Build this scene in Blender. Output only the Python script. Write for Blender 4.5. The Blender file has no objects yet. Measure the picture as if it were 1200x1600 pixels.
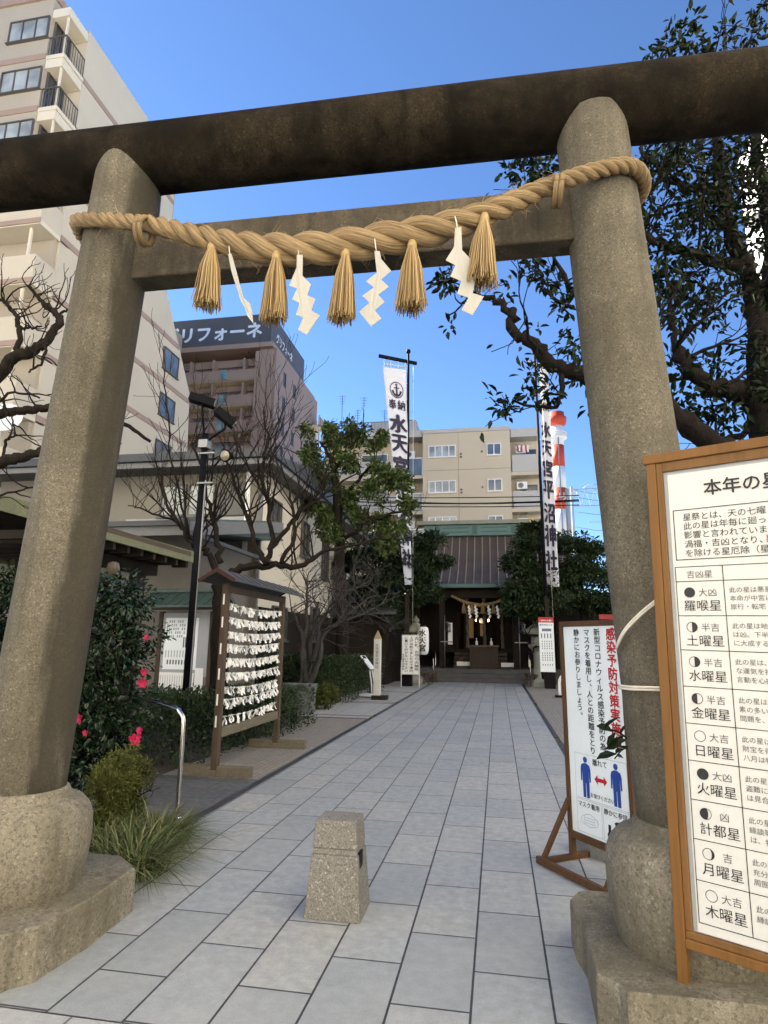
import bpy, bmesh, math, random
import numpy as np
from mathutils import Vector, Matrix, Euler
S = bpy.context.scene
COL = S.collection
rng = np.random.default_rng(7)
random.seed(7)
RAD = math.radians

# ------------------------------------------------------------------ camera
CAM_H, FPX = 1.55, 960.0
vy = np.array([(778 - 600) / FPX, -(1008 - 800) / FPX, -1.0])
vy /= np.linalg.norm(vy)
hor = np.array([1, -0.013, 0.0]); hor /= np.linalg.norm(hor)
up = np.cross(hor, vy); up /= np.linalg.norm(up)
if up[1] < 0: up = -up
rt = np.cross(vy, up); rt /= np.linalg.norm(rt)
RW = np.stack([rt, vy, up], 1)                 # world -> camera
CPOS = np.array([0, 0, CAM_H])
cam_d = bpy.data.cameras.new('camera'); cam = bpy.data.objects.new('camera', cam_d); COL.objects.link(cam)
cam_d.sensor_fit = 'VERTICAL'; cam_d.sensor_height = 36.0; cam_d.lens = FPX / 1600 * 36.0
cam_d.clip_start = 0.05; cam_d.clip_end = 2000
_m = Matrix([list(r) for r in RW.T]).to_4x4(); _m.translation = Vector(CPOS)
cam.matrix_world = _m
S.camera = cam

# ------------------------------------------------------------------ sky, sun, exposure
SUN_EL, SUN_AZ = RAD(33), RAD(-62)     # azimuth measured from +Y towards +X
w = bpy.data.worlds.new('World'); S.world = w; w.use_nodes = True
nt = w.node_tree; nt.nodes.clear()
sky = nt.nodes.new('ShaderNodeTexSky'); sky.sky_type = 'NISHITA'; sky.sun_disc = False
sky.sun_elevation = SUN_EL; sky.sun_rotation = SUN_AZ
sky.altitude = 30; sky.air_density = 0.8; sky.dust_density = 0.05; sky.ozone_density = 7.0
bg = nt.nodes.new('ShaderNodeBackground'); bg.inputs[1].default_value = 0.05
wo = nt.nodes.new('ShaderNodeOutputWorld')
nt.links.new(sky.outputs[0], bg.inputs[0]); nt.links.new(bg.outputs[0], wo.inputs[0])
sd = bpy.data.lights.new('sun', 'SUN'); sd.energy = 5.0; sd.angle = RAD(0.5); sd.color = (1.0, 0.93, 0.82)
so = bpy.data.objects.new('sun', sd); COL.objects.link(so)
_d = Vector((math.sin(SUN_AZ) * math.cos(SUN_EL), math.cos(SUN_AZ) * math.cos(SUN_EL), math.sin(SUN_EL)))
so.rotation_euler = _d.to_track_quat('Z', 'Y').to_euler(); so.location = (-30, 30, 60)
S.view_settings.view_transform = 'Standard'; S.view_settings.look = 'None'
S.view_settings.exposure = 2.5; S.view_settings.gamma = 1.0
S.view_settings.use_curve_mapping = False
S.cycles.max_bounces = 6; S.cycles.diffuse_bounces = 4; S.cycles.glossy_bounces = 3
S.cycles.transmission_bounces = 3; S.cycles.transparent_max_bounces = 6
S.cycles.use_denoising = True

# ------------------------------------------------------------------ layout helpers: a surveyed pixel + one known plane -> a point in the place
def _ray(px, py): return RW.T @ np.array([(px - 600) / FPX, -(py - 800) / FPX, -1.0])
def at(px, py, Y):
    d = _ray(px, py); return Vector(CPOS + Y / d[1] * d)
def atz(px, py, z=0.0):
    d = _ray(px, py); return Vector(CPOS + (z - CAM_H) / d[2] * d)
def atx(px, py, X):
    d = _ray(px, py); return Vector(CPOS + X / d[0] * d)

# ------------------------------------------------------------------ objects
def tag(o, label=None, cat=None, group=None, kind=None):
    if label: o['label'] = label
    if cat: o['category'] = cat
    if group: o['group'] = group
    if kind: o['kind'] = kind
    return o
def thing(name, label, cat, loc=(0, 0, 0), rz=0.0, group=None):
    o = bpy.data.objects.new(name, None); COL.objects.link(o)
    o.location = loc; o.rotation_euler = (0, 0, rz); o.empty_display_size = 0.2
    return tag(o, label, cat, group)
def copy_tree(o, parent=None):
    c = o.copy(); COL.objects.link(c)
    if parent is not None: c.parent = parent
    for ch in o.children: copy_tree(ch, c)
    return c

class MB:
    """collects shapes for ONE mesh object"""
    def __init__(s): s.v = []; s.f = []; s.m = []; s.sm = []; s.uv = {}
    def add(s, vs, fs, mi=0, smooth=False, uvs=None):
        b = len(s.v); s.v += [tuple(p) for p in vs]
        for k, f in enumerate(fs):
            if uvs: s.uv[len(s.f)] = uvs[k]
            s.f.append([b + i for i in f]); s.m.append(mi); s.sm.append(smooth)
        return s
    def box(s, x0, x1, y0, y1, z0, z1, mi=0, M=None):
        vs = [Vector((x, y, z)) for z in (z0, z1) for y in (y0, y1) for x in (x0, x1)]
        if M is not None: vs = [M @ v for v in vs]
        return s.add(vs, [(0, 2, 3, 1), (4, 5, 7, 6), (0, 1, 5, 4), (2, 6, 7, 3), (0, 4, 6, 2), (1, 3, 7, 5)], mi)
    def cbox(s, c, sz, mi=0, M=None):
        return s.box(c[0]-sz[0]/2, c[0]+sz[0]/2, c[1]-sz[1]/2, c[1]+sz[1]/2, c[2]-sz[2]/2, c[2]+sz[2]/2, mi, M)
    def bar(s, p0, p1, wx, wz, mi=0, upv=(0, 0, 1)):
        p0, p1 = Vector(p0), Vector(p1); d = (p1 - p0).normalized(); u = Vector(upv)
        if abs(d.dot(u)) > .98: u = Vector((0, 1, 0))
        a = d.cross(u).normalized(); b = a.cross(d).normalized()
        vs = [p + a * sx * wx / 2 + b * sz * wz / 2 for p in (p0, p1) for sz in (-1, 1) for sx in (-1, 1)]
        return s.add(vs, [(0, 1, 3, 2), (4, 6, 7, 5), (0, 4, 5, 1), (2, 3, 7, 6), (0, 2, 6, 4), (1, 5, 7, 3)], mi)
    def prism(s, poly, lo, hi, axis='z', mi=0, M=None):
        def P(a, b, c): return {'z': (a, b, c), 'y': (a, c, b), 'x': (c, a, b)}[axis]
        n = len(poly); vs = [Vector(P(a, b, lo)) for a, b in poly] + [Vector(P(a, b, hi)) for a, b in poly]
        if M is not None: vs = [M @ v for v in vs]
        fs = [list(range(n))[::-1], list(range(n, 2 * n))] + [(i, (i + 1) % n, n + (i + 1) % n, n + i) for i in range(n)]
        if axis == 'y': fs = [list(f)[::-1] for f in fs]
        return s.add(vs, fs, mi)
    def tube(s, pts, rad, n=8, mi=0, smooth=True, cap=True, vscale=1.0):
        pts = [Vector(p) for p in pts]; k = len(pts)
        if not hasattr(rad, '__len__'): rad = [rad] * k
        T = [(pts[min(i + 1, k - 1)] - pts[max(i - 1, 0)]).normalized() for i in range(k)]
        u = T[0].orthogonal().normalized(); vs = []; L = [0.0]
        for i in range(k):
            u = (u - T[i] * u.dot(T[i]))
            u = u.normalized() if u.length > 1e-6 else T[i].orthogonal().normalized()
            b = T[i].cross(u)
            for j in range(n):
                a = 2 * math.pi * j / n; vs.append(pts[i] + (u * math.cos(a) + b * math.sin(a)) * rad[i])
            if i: L.append(L[-1] + (pts[i] - pts[i - 1]).length)
        fs = []; uvs = []
        for i in range(k - 1):
            for j in range(n):
                j2 = (j + 1) % n
                fs.append((i * n + j, i * n + j2, (i + 1) * n + j2, (i + 1) * n + j))
                uvs.append([(j / n, L[i] * vscale), ((j + 1) / n, L[i] * vscale), ((j + 1) / n, L[i + 1] * vscale), (j / n, L[i + 1] * vscale)])
        if cap:
            fs += [list(range(n))[::-1], list(range((k - 1) * n, k * n))]; uvs += [[(0, 0)] * n] * 2
        return s.add(vs, fs, mi, smooth, uvs)
    def cyl(s, p0, p1, r0, r1=None, n=16, mi=0, smooth=True): return s.tube([p0, p1], [r0, r0 if r1 is None else r1], n, mi, smooth)
    def lathe(s, prof, c=(0, 0, 0), n=32, mi=0, smooth=True):
        vs = []; fs = []
        for r, z in prof:
            for j in range(n):
                a = 2 * math.pi * j / n; vs.append((c[0] + r * math.cos(a), c[1] + r * math.sin(a), c[2] + z))
        for i in range(len(prof) - 1):
            for j in range(n):
                j2 = (j + 1) % n; fs.append((i * n + j, i * n + j2, (i + 1) * n + j2, (i + 1) * n + j))
        s.add(vs, fs, mi, smooth)
        k = len(prof) - 1
        return s.add([vs[j] for j in range(n)] + [vs[k * n + j] for j in range(n)], [list(range(n))[::-1], list(range(n, 2 * n))], mi)
    def disc(s, c, r, axis='y', n=24, mi=0, a0=0, a1=2 * math.pi, off=None):
        pts = []
        for j in range(n + (0 if abs(a1 - a0 - 2 * math.pi) < 1e-6 else 1)):
            a = a0 + (a1 - a0) * j / n; pts.append((c[0] + r * math.cos(a), c[1], c[2] + r * math.sin(a)))
        return s.add(pts, [list(range(len(pts)))], mi)
    def ring(s, c, r0, r1, n=28, mi=0):
        vs = []
        for j in range(n):
            a = 2 * math.pi * j / n
            vs += [(c[0] + r0 * math.cos(a), c[1], c[2] + r0 * math.sin(a)), (c[0] + r1 * math.cos(a), c[1], c[2] + r1 * math.sin(a))]
        return s.add(vs, [(2 * j, 2 * j + 1, (2 * j + 3) % (2 * n), (2 * j + 2) % (2 * n)) for j in range(n)], mi)
    def rect(s, x0, x1, z0, z1, y, mi=0): return s.add([(x0, y, z0), (x1, y, z0), (x1, y, z1), (x0, y, z1)], [(0, 1, 2, 3)], mi)
    def outline(s, x0, x1, z0, z1, y, t=.004, mi=0):
        s.rect(x0, x1, z1 - t, z1, y, mi); s.rect(x0, x1, z0, z0 + t, y, mi)
        s.rect(x0, x0 + t, z0 + t, z1 - t, y, mi); return s.rect(x1 - t, x1, z0 + t, z1 - t, y, mi)
    def text(s, body, x, z, size, y=-.003, mi=0, bold=0.0, align='LEFT', sx=1.0, shear=0.0, M=None):
        (vx, vz), fs = txt(body, 0.0, align)
        sh = [(0, 0)] if bold <= 0 else [(0, 0), (bold, 0), (-bold, 0), (0, bold), (0, -bold)]
        for k, (da, db) in enumerate(sh):        # heavier strokes: the same ink laid on five times, a hair apart
            vs = [(x + (a + da) * size * sx, y - .00025 * k, z + (b + db) * size) for a, b in zip(vx, vz)]
            if M is not None: vs = [M(a, c, k) for a, _, c in vs]
            s.add(vs, fs, mi)
        return s
    def vtext(s, body, x, z, size, y=-.003, mi=0, bold=0.0, sx=1.0, pitch=1.0, M=None):
        """vertical writing: x = left of the column, z = top of the first character"""
        for k, ch in enumerate(body):
            dx = dz = 0; b = ch
            if ch in '、。': dx, dz = .55, .5
            if ch == 'ー':
                s.rect(x + size * .45 * sx, x + size * .55 * sx, z - size * (k * pitch + .9), z - size * (k * pitch + .1), y, mi) if M is None else None
                continue
            s.text(b, x + dx * size * sx, z - size * (k * pitch + .86 - dz), size, y, mi, bold, sx=sx, M=M)
        return s
    def build(s, name, mats, parent=None, bevel=0, loc=None, solid=0):
        me = bpy.data.meshes.new(name); me.from_pydata(s.v, [], s.f)
        for m in (mats if isinstance(mats, (list, tuple)) else [mats]): me.materials.append(m)
        me.polygons.foreach_set('material_index', s.m); me.polygons.foreach_set('use_smooth', s.sm)
        if s.uv:
            ul = me.uv_layers.new(name='uv')
            for fi, uvl in s.uv.items():
                p = me.polygons[fi]
                for li, q in zip(p.loop_indices, uvl): ul.data[li].uv = q
        me.update()
        o = bpy.data.objects.new(name, me); COL.objects.link(o)
        if parent is not None: o.parent = parent
        if loc is not None: o.location = loc
        if bevel:
            b = o.modifiers.new('bevel', 'BEVEL'); b.width = bevel; b.segments = 2; b.limit_method = 'ANGLE'; b.angle_limit = RAD(40)
        if solid:
            b = o.modifiers.new('solid', 'SOLIDIFY'); b.thickness = solid; b.offset = 0
        return o

_tc = {}
def txt(body, bold=0.0, align='LEFT'):
    key = (body, round(bold, 3), align)
    if key not in _tc:
        c = bpy.data.curves.new('lettering', 'FONT'); c.body = body; c.resolution_u = 2; c.offset = bold; c.align_x = align
        o = bpy.data.objects.new('lettering', c); COL.objects.link(o)
        dg = bpy.context.evaluated_depsgraph_get()
        me = bpy.data.meshes.new_from_object(o.evaluated_get(dg))
        vx = [v.co.x for v in me.vertices]; vz = [v.co.y for v in me.vertices]
        fs = [tuple(p.vertices) for p in me.polygons]
        COL.objects.unlink(o); bpy.data.objects.remove(o); bpy.data.curves.remove(c); bpy.data.meshes.remove(me)
        _tc[key] = ((vx, vz), fs)
    return _tc[key]

# ------------------------------------------------------------------ materials
_mats = {}
def _new(name):
    m = bpy.data.materials.new(name); m.use_nodes = True; n = m.node_tree
    n.nodes.clear(); o = n.nodes.new('ShaderNodeOutputMaterial'); b = n.nodes.new('ShaderNodeBsdfPrincipled')
    n.links.new(b.outputs[0], o.inputs[0]); _mats[name] = m
    return m, n, b
def N(n, t, **kw):
    x = n.nodes.new(t)
    for k, v in kw.items(): setattr(x, k, v)
    return x
def noise(n, vec, scale, detail=4, rough=.6, dist=0):
    x = N(n, 'ShaderNodeTexNoise'); x.inputs['Scale'].default_value = scale; x.inputs['Detail'].default_value = detail
    x.inputs['Roughness'].default_value = rough; x.inputs['Distortion'].default_value = dist
    if vec is not None: n.links.new(vec, x.inputs['Vector'])
    return x.outputs['Fac']
def ramp(n, fac, stops):
    r = N(n, 'ShaderNodeValToRGB'); e = r.color_ramp.elements
    while len(e) < len(stops): e.new(.5)
    for k, (p, c) in enumerate(stops):
        e[k].position = p; e[k].color = (*(c if hasattr(c, '__len__') else (c, c, c)), 1)
    n.links.new(fac, r.inputs[0]); return r.outputs[0]
def mixc(n, fac, a, b, mode='MIX'):
    x = N(n, 'ShaderNodeMix', data_type='RGBA', blend_type=mode)
    for inp, val in ((0, fac), (6, a), (7, b)):
        if hasattr(val, 'is_output'): n.links.new(val, x.inputs[inp])
        else: x.inputs[inp].default_value = val if inp == 0 else (*val, 1)
    return x.outputs[2]
def bump(n, b, h, strength=.3, dist=.01):
    x = N(n, 'ShaderNodeBump'); x.inputs['Strength'].default_value = strength; x.inputs['Distance'].default_value = dist
    n.links.new(h, x.inputs['Height']); n.links.new(x.outputs[0], b.inputs['Normal'])
def sc(c, k): return tuple(min(1, x * k) for x in c)
def coords(n, which='Object', scale=None, rot=None):
    t = N(n, 'ShaderNodeTexCoord'); v = t.outputs[which]
    if scale or rot:
        mp = N(n, 'ShaderNodeMapping')
        if scale: mp.inputs['Scale'].default_value = scale
        if rot: mp.inputs['Rotation'].default_value = rot
        n.links.new(v, mp.inputs[0]); v = mp.outputs[0]
    return v
def mat(name, col, rough=.7, var=.25, scale=3.0, fine=40.0, bmp=.15, bd=.004, metal=0.0, spec=.4, stretch=None, tint=None, emit=None, es=0):
    if name in _mats: return _mats[name]
    m, n, b = _new(name); v = coords(n, 'Object', stretch)
    big = noise(n, v, scale, 5, .65); fin = noise(n, v, fine, 3, .6)
    c = ramp(n, big, [(.3, sc(col, 1 - var)), (.7, tint if tint else sc(col, 1 + var * .6))])
    c = mixc(n, .5, c, ramp(n, fin, [(.3, sc(col, 1 - var)), (.7, sc(col, 1 + var))]))
    n.links.new(c, b.inputs['Base Color'])
    b.inputs['Metallic'].default_value = metal; b.inputs['Specular IOR Level'].default_value = spec
    n.links.new(ramp(n, big, [(.25, max(0, rough - .1)), (.75, min(1, rough + .1))]), b.inputs['Roughness'])
    if bmp: bump(n, b, fin, bmp, bd)
    if emit:
        b.inputs['Emission Color'].default_value = (*emit, 1); b.inputs['Emission Strength'].default_value = es
    return m
def granite(name, base, dark, light, stain, amt=.5, sp=90, bmp=.4, streak=True, spec=.25, band=None):
    m, n, b = _new(name); v = coords(n)
    v1 = N(n, 'ShaderNodeTexVoronoi'); v1.inputs['Scale'].default_value = sp; n.links.new(v, v1.inputs['Vector'])
    g = ramp(n, v1.outputs['Color'], [(.15, dark), (.45, base), (.75, base), (.95, light)])
    f2 = noise(n, v, sp * 2.2, 3, .7)
    g = mixc(n, .45, g, ramp(n, f2, [(.3, dark), (.5, base), (.7, light)]))
    big = noise(n, v, 2.2, 6, .65, .3)
    g = mixc(n, ramp(n, big, [(.38, 0.0), (.62, amt)]), g, stain)
    if streak:
        vs = coords(n, 'Object', (7, 7, .5)); st = noise(n, vs, 1.4, 4, .6)
        g = mixc(n, ramp(n, st, [(.5, 0.0), (.72, amt * .8)]), g, sc(stain, .55))
    if band:                       # a rain streak that runs down one side of the stone
        sx = N(n, 'ShaderNodeSeparateXYZ'); n.links.new(v, sx.inputs[0])
        ma = N(n, 'ShaderNodeMath', operation='MULTIPLY_ADD'); n.links.new(sx.outputs[2], ma.inputs[0]); ma.inputs[1].default_value = band[1]; n.links.new(sx.outputs[0], ma.inputs[2])
        mb = N(n, 'ShaderNodeMath', operation='MULTIPLY_ADD'); n.links.new(noise(n, coords(n, 'Object', (6, 6, 1.2)), 1.5, 5, .65), mb.inputs[0]); mb.inputs[1].default_value = .16; n.links.new(ma.outputs[0], mb.inputs[2])
        mc = N(n, 'ShaderNodeMath', operation='SUBTRACT'); n.links.new(mb.outputs[0], mc.inputs[0]); mc.inputs[1].default_value = band[0]
        f = ramp(n, mc.outputs[0], [(.0, .0), (.045, .85), (.11, .7), (.15, .0)])
        fz = ramp(n, sx.outputs[2], [(.0, .0), (.28, .25), (.6, 1.0)]) if 0 else None
        g = mixc(n, f, g, sc(stain, .6))
    n.links.new(g, b.inputs['Base Color']); b.inputs['Roughness'].default_value = .85; b.inputs['Specular IOR Level'].default_value = spec
    bump(n, b, mixc(n, .5, v1.outputs['Distance'], f2), bmp, .004)
    return m
def wood(name, col, rough=.55, axis=2, var=.35, k=1.0):
    if name in _mats: return _mats[name]
    m, n, b = _new(name); s = [28 * k, 28 * k, 28 * k]; s[axis] = 1.6 * k
    v = coords(n, 'Object', tuple(s)); g = noise(n, v, 1.0, 6, .65, .6); big = noise(n, coords(n), 2.5, 3)
    c = ramp(n, g, [(.25, sc(col, 1 - var)), (.5, col), (.75, sc(col, 1 + var * .5))])
    c = mixc(n, ramp(n, big, [(.35, 0.0), (.7, .35)]), c, sc(col, .6))
    n.links.new(c, b.inputs['Base Color']); b.inputs['Roughness'].default_value = rough; b.inputs['Specular IOR Level'].default_value = .15
    bump(n, b, g, .25, .003); return m
def leafmat(name, cols, rough=.4, spec=.4, trans=.12):
    m, n, b = _new(name); gi = N(n, 'ShaderNodeNewGeometry')
    c = ramp(n, gi.outputs['Random Per Island'], [(i / max(1, len(cols) - 1), x) for i, x in enumerate(cols)])
    n.links.new(c, b.inputs['Base Color']); b.inputs['Roughness'].default_value = rough; b.inputs['Specular IOR Level'].default_value = spec
    t = N(n, 'ShaderNodeBsdfTranslucent'); n.links.new(mixc(n, 1.0, c, (.8, 1.0, .35), 'MULTIPLY'), t.inputs[0])
    mx = N(n, 'ShaderNodeMixShader'); mx.inputs[0].default_value = trans
    o = [x for x in n.nodes if x.type == 'OUTPUT_MATERIAL'][0]
    n.links.new(b.outputs[0], mx.inputs[1]); n.links.new(t.outputs[0], mx.inputs[2]); n.links.new(mx.outputs[0], o.inputs[0])
    return m
def island(name, cols, rough=.8, spec=.2):
    m, n, b = _new(name); gi = N(n, 'ShaderNodeNewGeometry')
    c = ramp(n, gi.outputs['Random Per Island'], [(i / max(1, len(cols) - 1), x) for i, x in enumerate(cols)])
    n.links.new(c, b.inputs['Base Color']); b.inputs['Roughness'].default_value = rough; b.inputs['Specular IOR Level'].default_value = spec
    return m
def glass(name, col=(.05, .07, .09), rough=.06, var=.3):
    m, n, b = _new(name); v = coords(n); f = noise(n, v, .8, 2)
    n.links.new(ramp(n, f, [(.35, sc(col, 1 - var)), (.65, sc(col, 1 + var))]), b.inputs['Base Color'])
    b.inputs['Roughness'].default_value = rough; b.inputs['Specular IOR Level'].default_value = .9
    return m

# ================================================================== materials used in several places
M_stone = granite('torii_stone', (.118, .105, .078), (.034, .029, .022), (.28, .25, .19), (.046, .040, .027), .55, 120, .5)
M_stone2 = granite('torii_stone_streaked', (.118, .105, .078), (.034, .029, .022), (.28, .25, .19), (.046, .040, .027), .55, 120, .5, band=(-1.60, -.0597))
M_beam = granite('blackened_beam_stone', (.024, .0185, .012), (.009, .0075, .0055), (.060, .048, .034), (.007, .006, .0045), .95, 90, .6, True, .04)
M_tie = granite('weathered_beam_stone', (.085, .068, .046), (.03, .025, .018), (.16, .135, .10), (.028, .024, .017), .8, 80, .4)
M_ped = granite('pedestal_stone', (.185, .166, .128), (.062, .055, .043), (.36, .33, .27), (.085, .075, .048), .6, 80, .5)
M_boll = granite('bollard_granite', (.16, .153, .14), (.055, .052, .047), (.40, .39, .37), (.12, .114, .10), .3, 110, .6, False)
M_grey = granite('grey_granite', (.24, .24, .23), (.13, .13, .125), (.38, .38, .37), (.17, .17, .16), .4, 120, .3, False)
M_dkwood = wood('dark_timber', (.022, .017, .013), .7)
M_wood = wood('brown_timber', (.15, .085, .045), .55)
M_palewood = wood('pale_weathered_timber', (.15, .13, .098), .8, 1)
M_greywood = wood('weathered_timber', (.085, .062, .045), .7)
M_frame = wood('varnished_frame', (.165, .08, .025), .4)
M_frame2 = wood('sign_frame_timber', (.095, .05, .025), .5)
M_white = mat('white_board', (.74, .75, .75), .45, .05, 2, 60, .03)
M_signw = mat('sign_face', (.74, .80, .83), .35, .05, 1.5, 60, .02)
M_paper = mat('white_paper', (.78, .78, .77), .8, .06, 6, 90, .05)
M_shide = mat('shide_paper', (.35, .34, .31), .8, .08, 3, 90, .05)
M_cloth = mat('banner_cloth', (.52, .54, .61), .85, .08, 3, 80, .1)
M_ink = mat('black_ink', (.012, .012, .016), .5, .2, 5, 60, 0)
M_inkg = mat('grey_ink', (.09, .09, .095), .5, .2, 5, 60, 0)
M_red = mat('red_ink', (.42, .012, .02), .5, .1, 5, 60, 0)
M_blue = mat('blue_ink', (.015, .055, .28), .5, .1, 5, 60, 0)
M_greyin = mat('grey_sign_edge', (.32, .34, .36), .5, .1, 4, 60, 0)
M_black = mat('black_paint', (.008, .008, .010), .5, .3, 4, 60, .05, spec=.08)
M_blackm = mat('black_metal', (.007, .007, .009), .6, .3, 4, 80, .05, spec=.06)
M_steel = mat('brushed_steel', (.55, .53, .50), .22, .15, 4, 120, .04, metal=1.0)
M_galv = mat('galvanised_steel', (.24, .25, .26), .4, .2, 6, 90, .05, metal=.8)
M_tealroof = mat('dark_teal_roof', (.045, .075, .072), .5, .3, 2.5, 30, .12)
M_copper = mat('green_copper', (.085, .165, .16), .6, .35, 2.5, 30, .12)
M_cord = mat('white_cord', (.62, .58, .50), .9, .15, 20, 200, .2)
M_bark = mat('dark_bark', (.019, .015, .0125), .95, .5, 6, 30, .8, .02, stretch=(1, 1, .35), spec=.08)
M_bark2 = mat('grey_bark', (.05, .046, .043), .9, .4, 6, 30, .6, .015, stretch=(1, 1, .35))
M_soil = mat('garden_soil', (.06, .047, .035), .95, .4, 5, 40, .8, .02)

# ================================================================== ground and paving (the setting)
def paving(name, col, bw, rh, loc, mort=.007, mcol=(.035, .035, .04), v=.12, along_y=True, warm=(.40, .36, .30), rough=.6, offs=.5, lay=0):
    m, n, b = _new(name); t = N(n, 'ShaderNodeTexCoord'); mp = N(n, 'ShaderNodeMapping')
    if along_y: mp.inputs['Rotation'].default_value = (0, 0, RAD(-90))
    n.links.new(t.outputs['Object'], mp.inputs[0]); mp.inputs['Location'].default_value = loc
    br = N(n, 'ShaderNodeTexBrick'); br.offset = offs; br.offset_frequency = 2
    br.inputs['Scale'].default_value = 1; br.inputs['Brick Width'].default_value = bw; br.inputs['Row Height'].default_value = rh
    br.inputs['Mortar Size'].default_value = mort; br.inputs['Mortar Smooth'].default_value = .15; br.inputs['Bias'].default_value = 0
    br.inputs['Color1'].default_value = (0, 0, 0, 1); br.inputs['Color2'].default_value = (1, 1, 1, 1); br.inputs['Mortar'].default_value = (.5, .5, .5, 1)
    n.links.new(mp.outputs[0], br.inputs['Vector'])
    base = ramp(n, br.outputs['Color'], [(0, sc(col, 1 - v)), (.5, col), (1, warm)])
    n1 = noise(n, t.outputs['Object'], 1.3, 5, .6); n2 = noise(n, t.outputs['Object'], 14, 5, .7); n3 = noise(n, t.outputs['Object'], 160, 2, .6)
    c = mixc(n, ramp(n, n2, [(.32, .0), (.68, .75)]), base, sc(col, .58))
    c = mixc(n, ramp(n, n1, [(.42, .0), (.7, .4)]), c, warm)
    c = mixc(n, .30, c, ramp(n, n3, [(.3, sc(col, .55)), (.7, sc(col, 1.35))]))
    sp = noise(n, t.outputs['Object'], 5.5, 3, .5); c = mixc(n, ramp(n, sp, [(.66, .0), (.74, .30)]), c, sc(col, .5))
    c = mixc(n, br.outputs['Fac'], c, mcol)
    n.links.new(c, b.inputs['Base Color']); b.inputs['Specular IOR Level'].default_value = .35
    n.links.new(ramp(n, n2, [(.3, rough - .12), (.7, rough + .15)]), b.inputs['Roughness'])
    inv = N(n, 'ShaderNodeMath', operation='SUBTRACT'); inv.inputs[0].default_value = 1; n.links.new(br.outputs['Fac'], inv.inputs[1])
    ad = N(n, 'ShaderNodeMath', operation='MULTIPLY_ADD'); n.links.new(n3, ad.inputs[0]); ad.inputs[1].default_value = .12; n.links.new(inv.outputs[0], ad.inputs[2])
    bump(n, b, ad.outputs[0], .5, .006); return m
M_slab = paving('granite_slabs', (.30, .322, .335), .70, .355, (-3.06 + .0, .20 + .355 * 10, 0), .006, (.035, .036, .04), v=.24, warm=(.375, .365, .345))
M_front = paving('front_slabs', (.30, .322, .335), .90, .40, (.2, .06, 0), .006, v=.16, along_y=False, warm=(.375, .365, .345))
M_slate = paving('slate_paving', (.105, .11, .12), .55, .38, (.1, .2, 0), .007, (.05, .05, .05), .3, False, (.14, .135, .13), .55)
M_plank = paving('plank_paving', (.25, .228, .20), .60, .075, (0, 0, 0), .004, (.10, .09, .08), .16, True, (.27, .24, .20), .7)
M_light = paving('light_paving', (.36, .37, .37), .9, .60, (0, 0, 0), .006, (.1, .1, .1), .1, True, (.36, .34, .31), .6)
M_asph = mat('street_concrete', (.24, .23, .215), .9, .2, 1.5, 90, .4, .006)

def sheet(name, x0, x1, y0, y1, z, m, th=.0):
    return tag(MB().add([(x0, y0, z), (x1, y0, z), (x1, y1, z), (x0, y1, z)], [(0, 1, 2, 3)]).build(name, m), kind='structure')
sheet('ground', -700, 700, -300, 1000, -.012, M_asph)
sheet('soil', -16, 12, 3.4, 48, -.006, M_soil)
sheet('path', -2.66, .92, 2.70, 26.9, 0, M_slab)
sheet('forecourt', -9, 9, -4, 2.55, 0, M_front)
sheet('border_strip', -9, 9, 2.562, 2.69, 0, M_light)
sheet('side_paving', -6.4, -2.74, 5.2, 7.15, -.001, M_slate)
sheet('plank_paving', -3.95, -2.74, 7.16, 13.4, 0, M_plank)
sheet('light_paving', -4.6, -2.74, 13.41, 26.5, 0, M_light)
sheet('plank_paving', 1.0, 4.5, 4.0, 26.5, 0, M_plank)
M_strip = mat('dark_kerb_strip', (.035, .037, .045), .5, .3, 3, 60, .2)
k = MB(); 
for y0, y1 in ((5.2, 13.2), (13.9, 16.6), (17.2, 20.6), (21.1, 26.8)): k.box(-2.74, -2.655, y0, y1, -.02, .006)
for y in (13.25, 13.75, 16.75, 17.1, 20.75): k.box(-4.4, -2.74, y - .03, y + .03, -.02, .005)
tag(k.build('kerb_strip', M_strip), kind='structure')
k = MB()
for y0, y1 in ((4.0, 10.9), (11.6, 17.3), (18.0, 26.8)): k.box(.915, 1.0, y0, y1, -.02, .006)
tag(k.build('kerb_strip', M_strip), kind='structure')

# ================================================================== stone torii
tor = thing('torii_gate', 'tall weathered stone torii gate spanning the entrance path', 'torii gate', (-.88, 3.325, 0), RAD(2.4))
TM = Matrix.Translation((-.88, 3.325, 0)) @ Matrix.Rotation(RAD(2.4), 4, 'Z'); TI = TM.inverted()
for sx in (-1, 1):
    b = MB(); x0, x1 = sx * 1.756, sx * 1.523
    zs = np.linspace(.68, 4.70, 26)
    b.tube([(x0 + (x1 - x0) * (z - .68) / 4.02, 0, z) for z in zs], [.226 - .018 * (z - .68) / 4.0 for z in zs], 40)
    p = b.build('pillar', M_stone2 if sx < 0 else M_stone, tor)
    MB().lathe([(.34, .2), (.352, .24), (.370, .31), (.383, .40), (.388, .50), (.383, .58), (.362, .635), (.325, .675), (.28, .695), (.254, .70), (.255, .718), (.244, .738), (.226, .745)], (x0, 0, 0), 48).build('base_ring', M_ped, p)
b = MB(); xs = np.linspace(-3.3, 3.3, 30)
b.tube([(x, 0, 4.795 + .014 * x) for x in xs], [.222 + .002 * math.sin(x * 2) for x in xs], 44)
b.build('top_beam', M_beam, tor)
b = MB(); b.prism([(-1.62, 3.815), (1.62, 3.87), (1.62, 4.215), (-1.62, 4.175)], -.085, .085, 'y')
b.build('tie_beam', M_tie, tor, .012)
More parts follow.
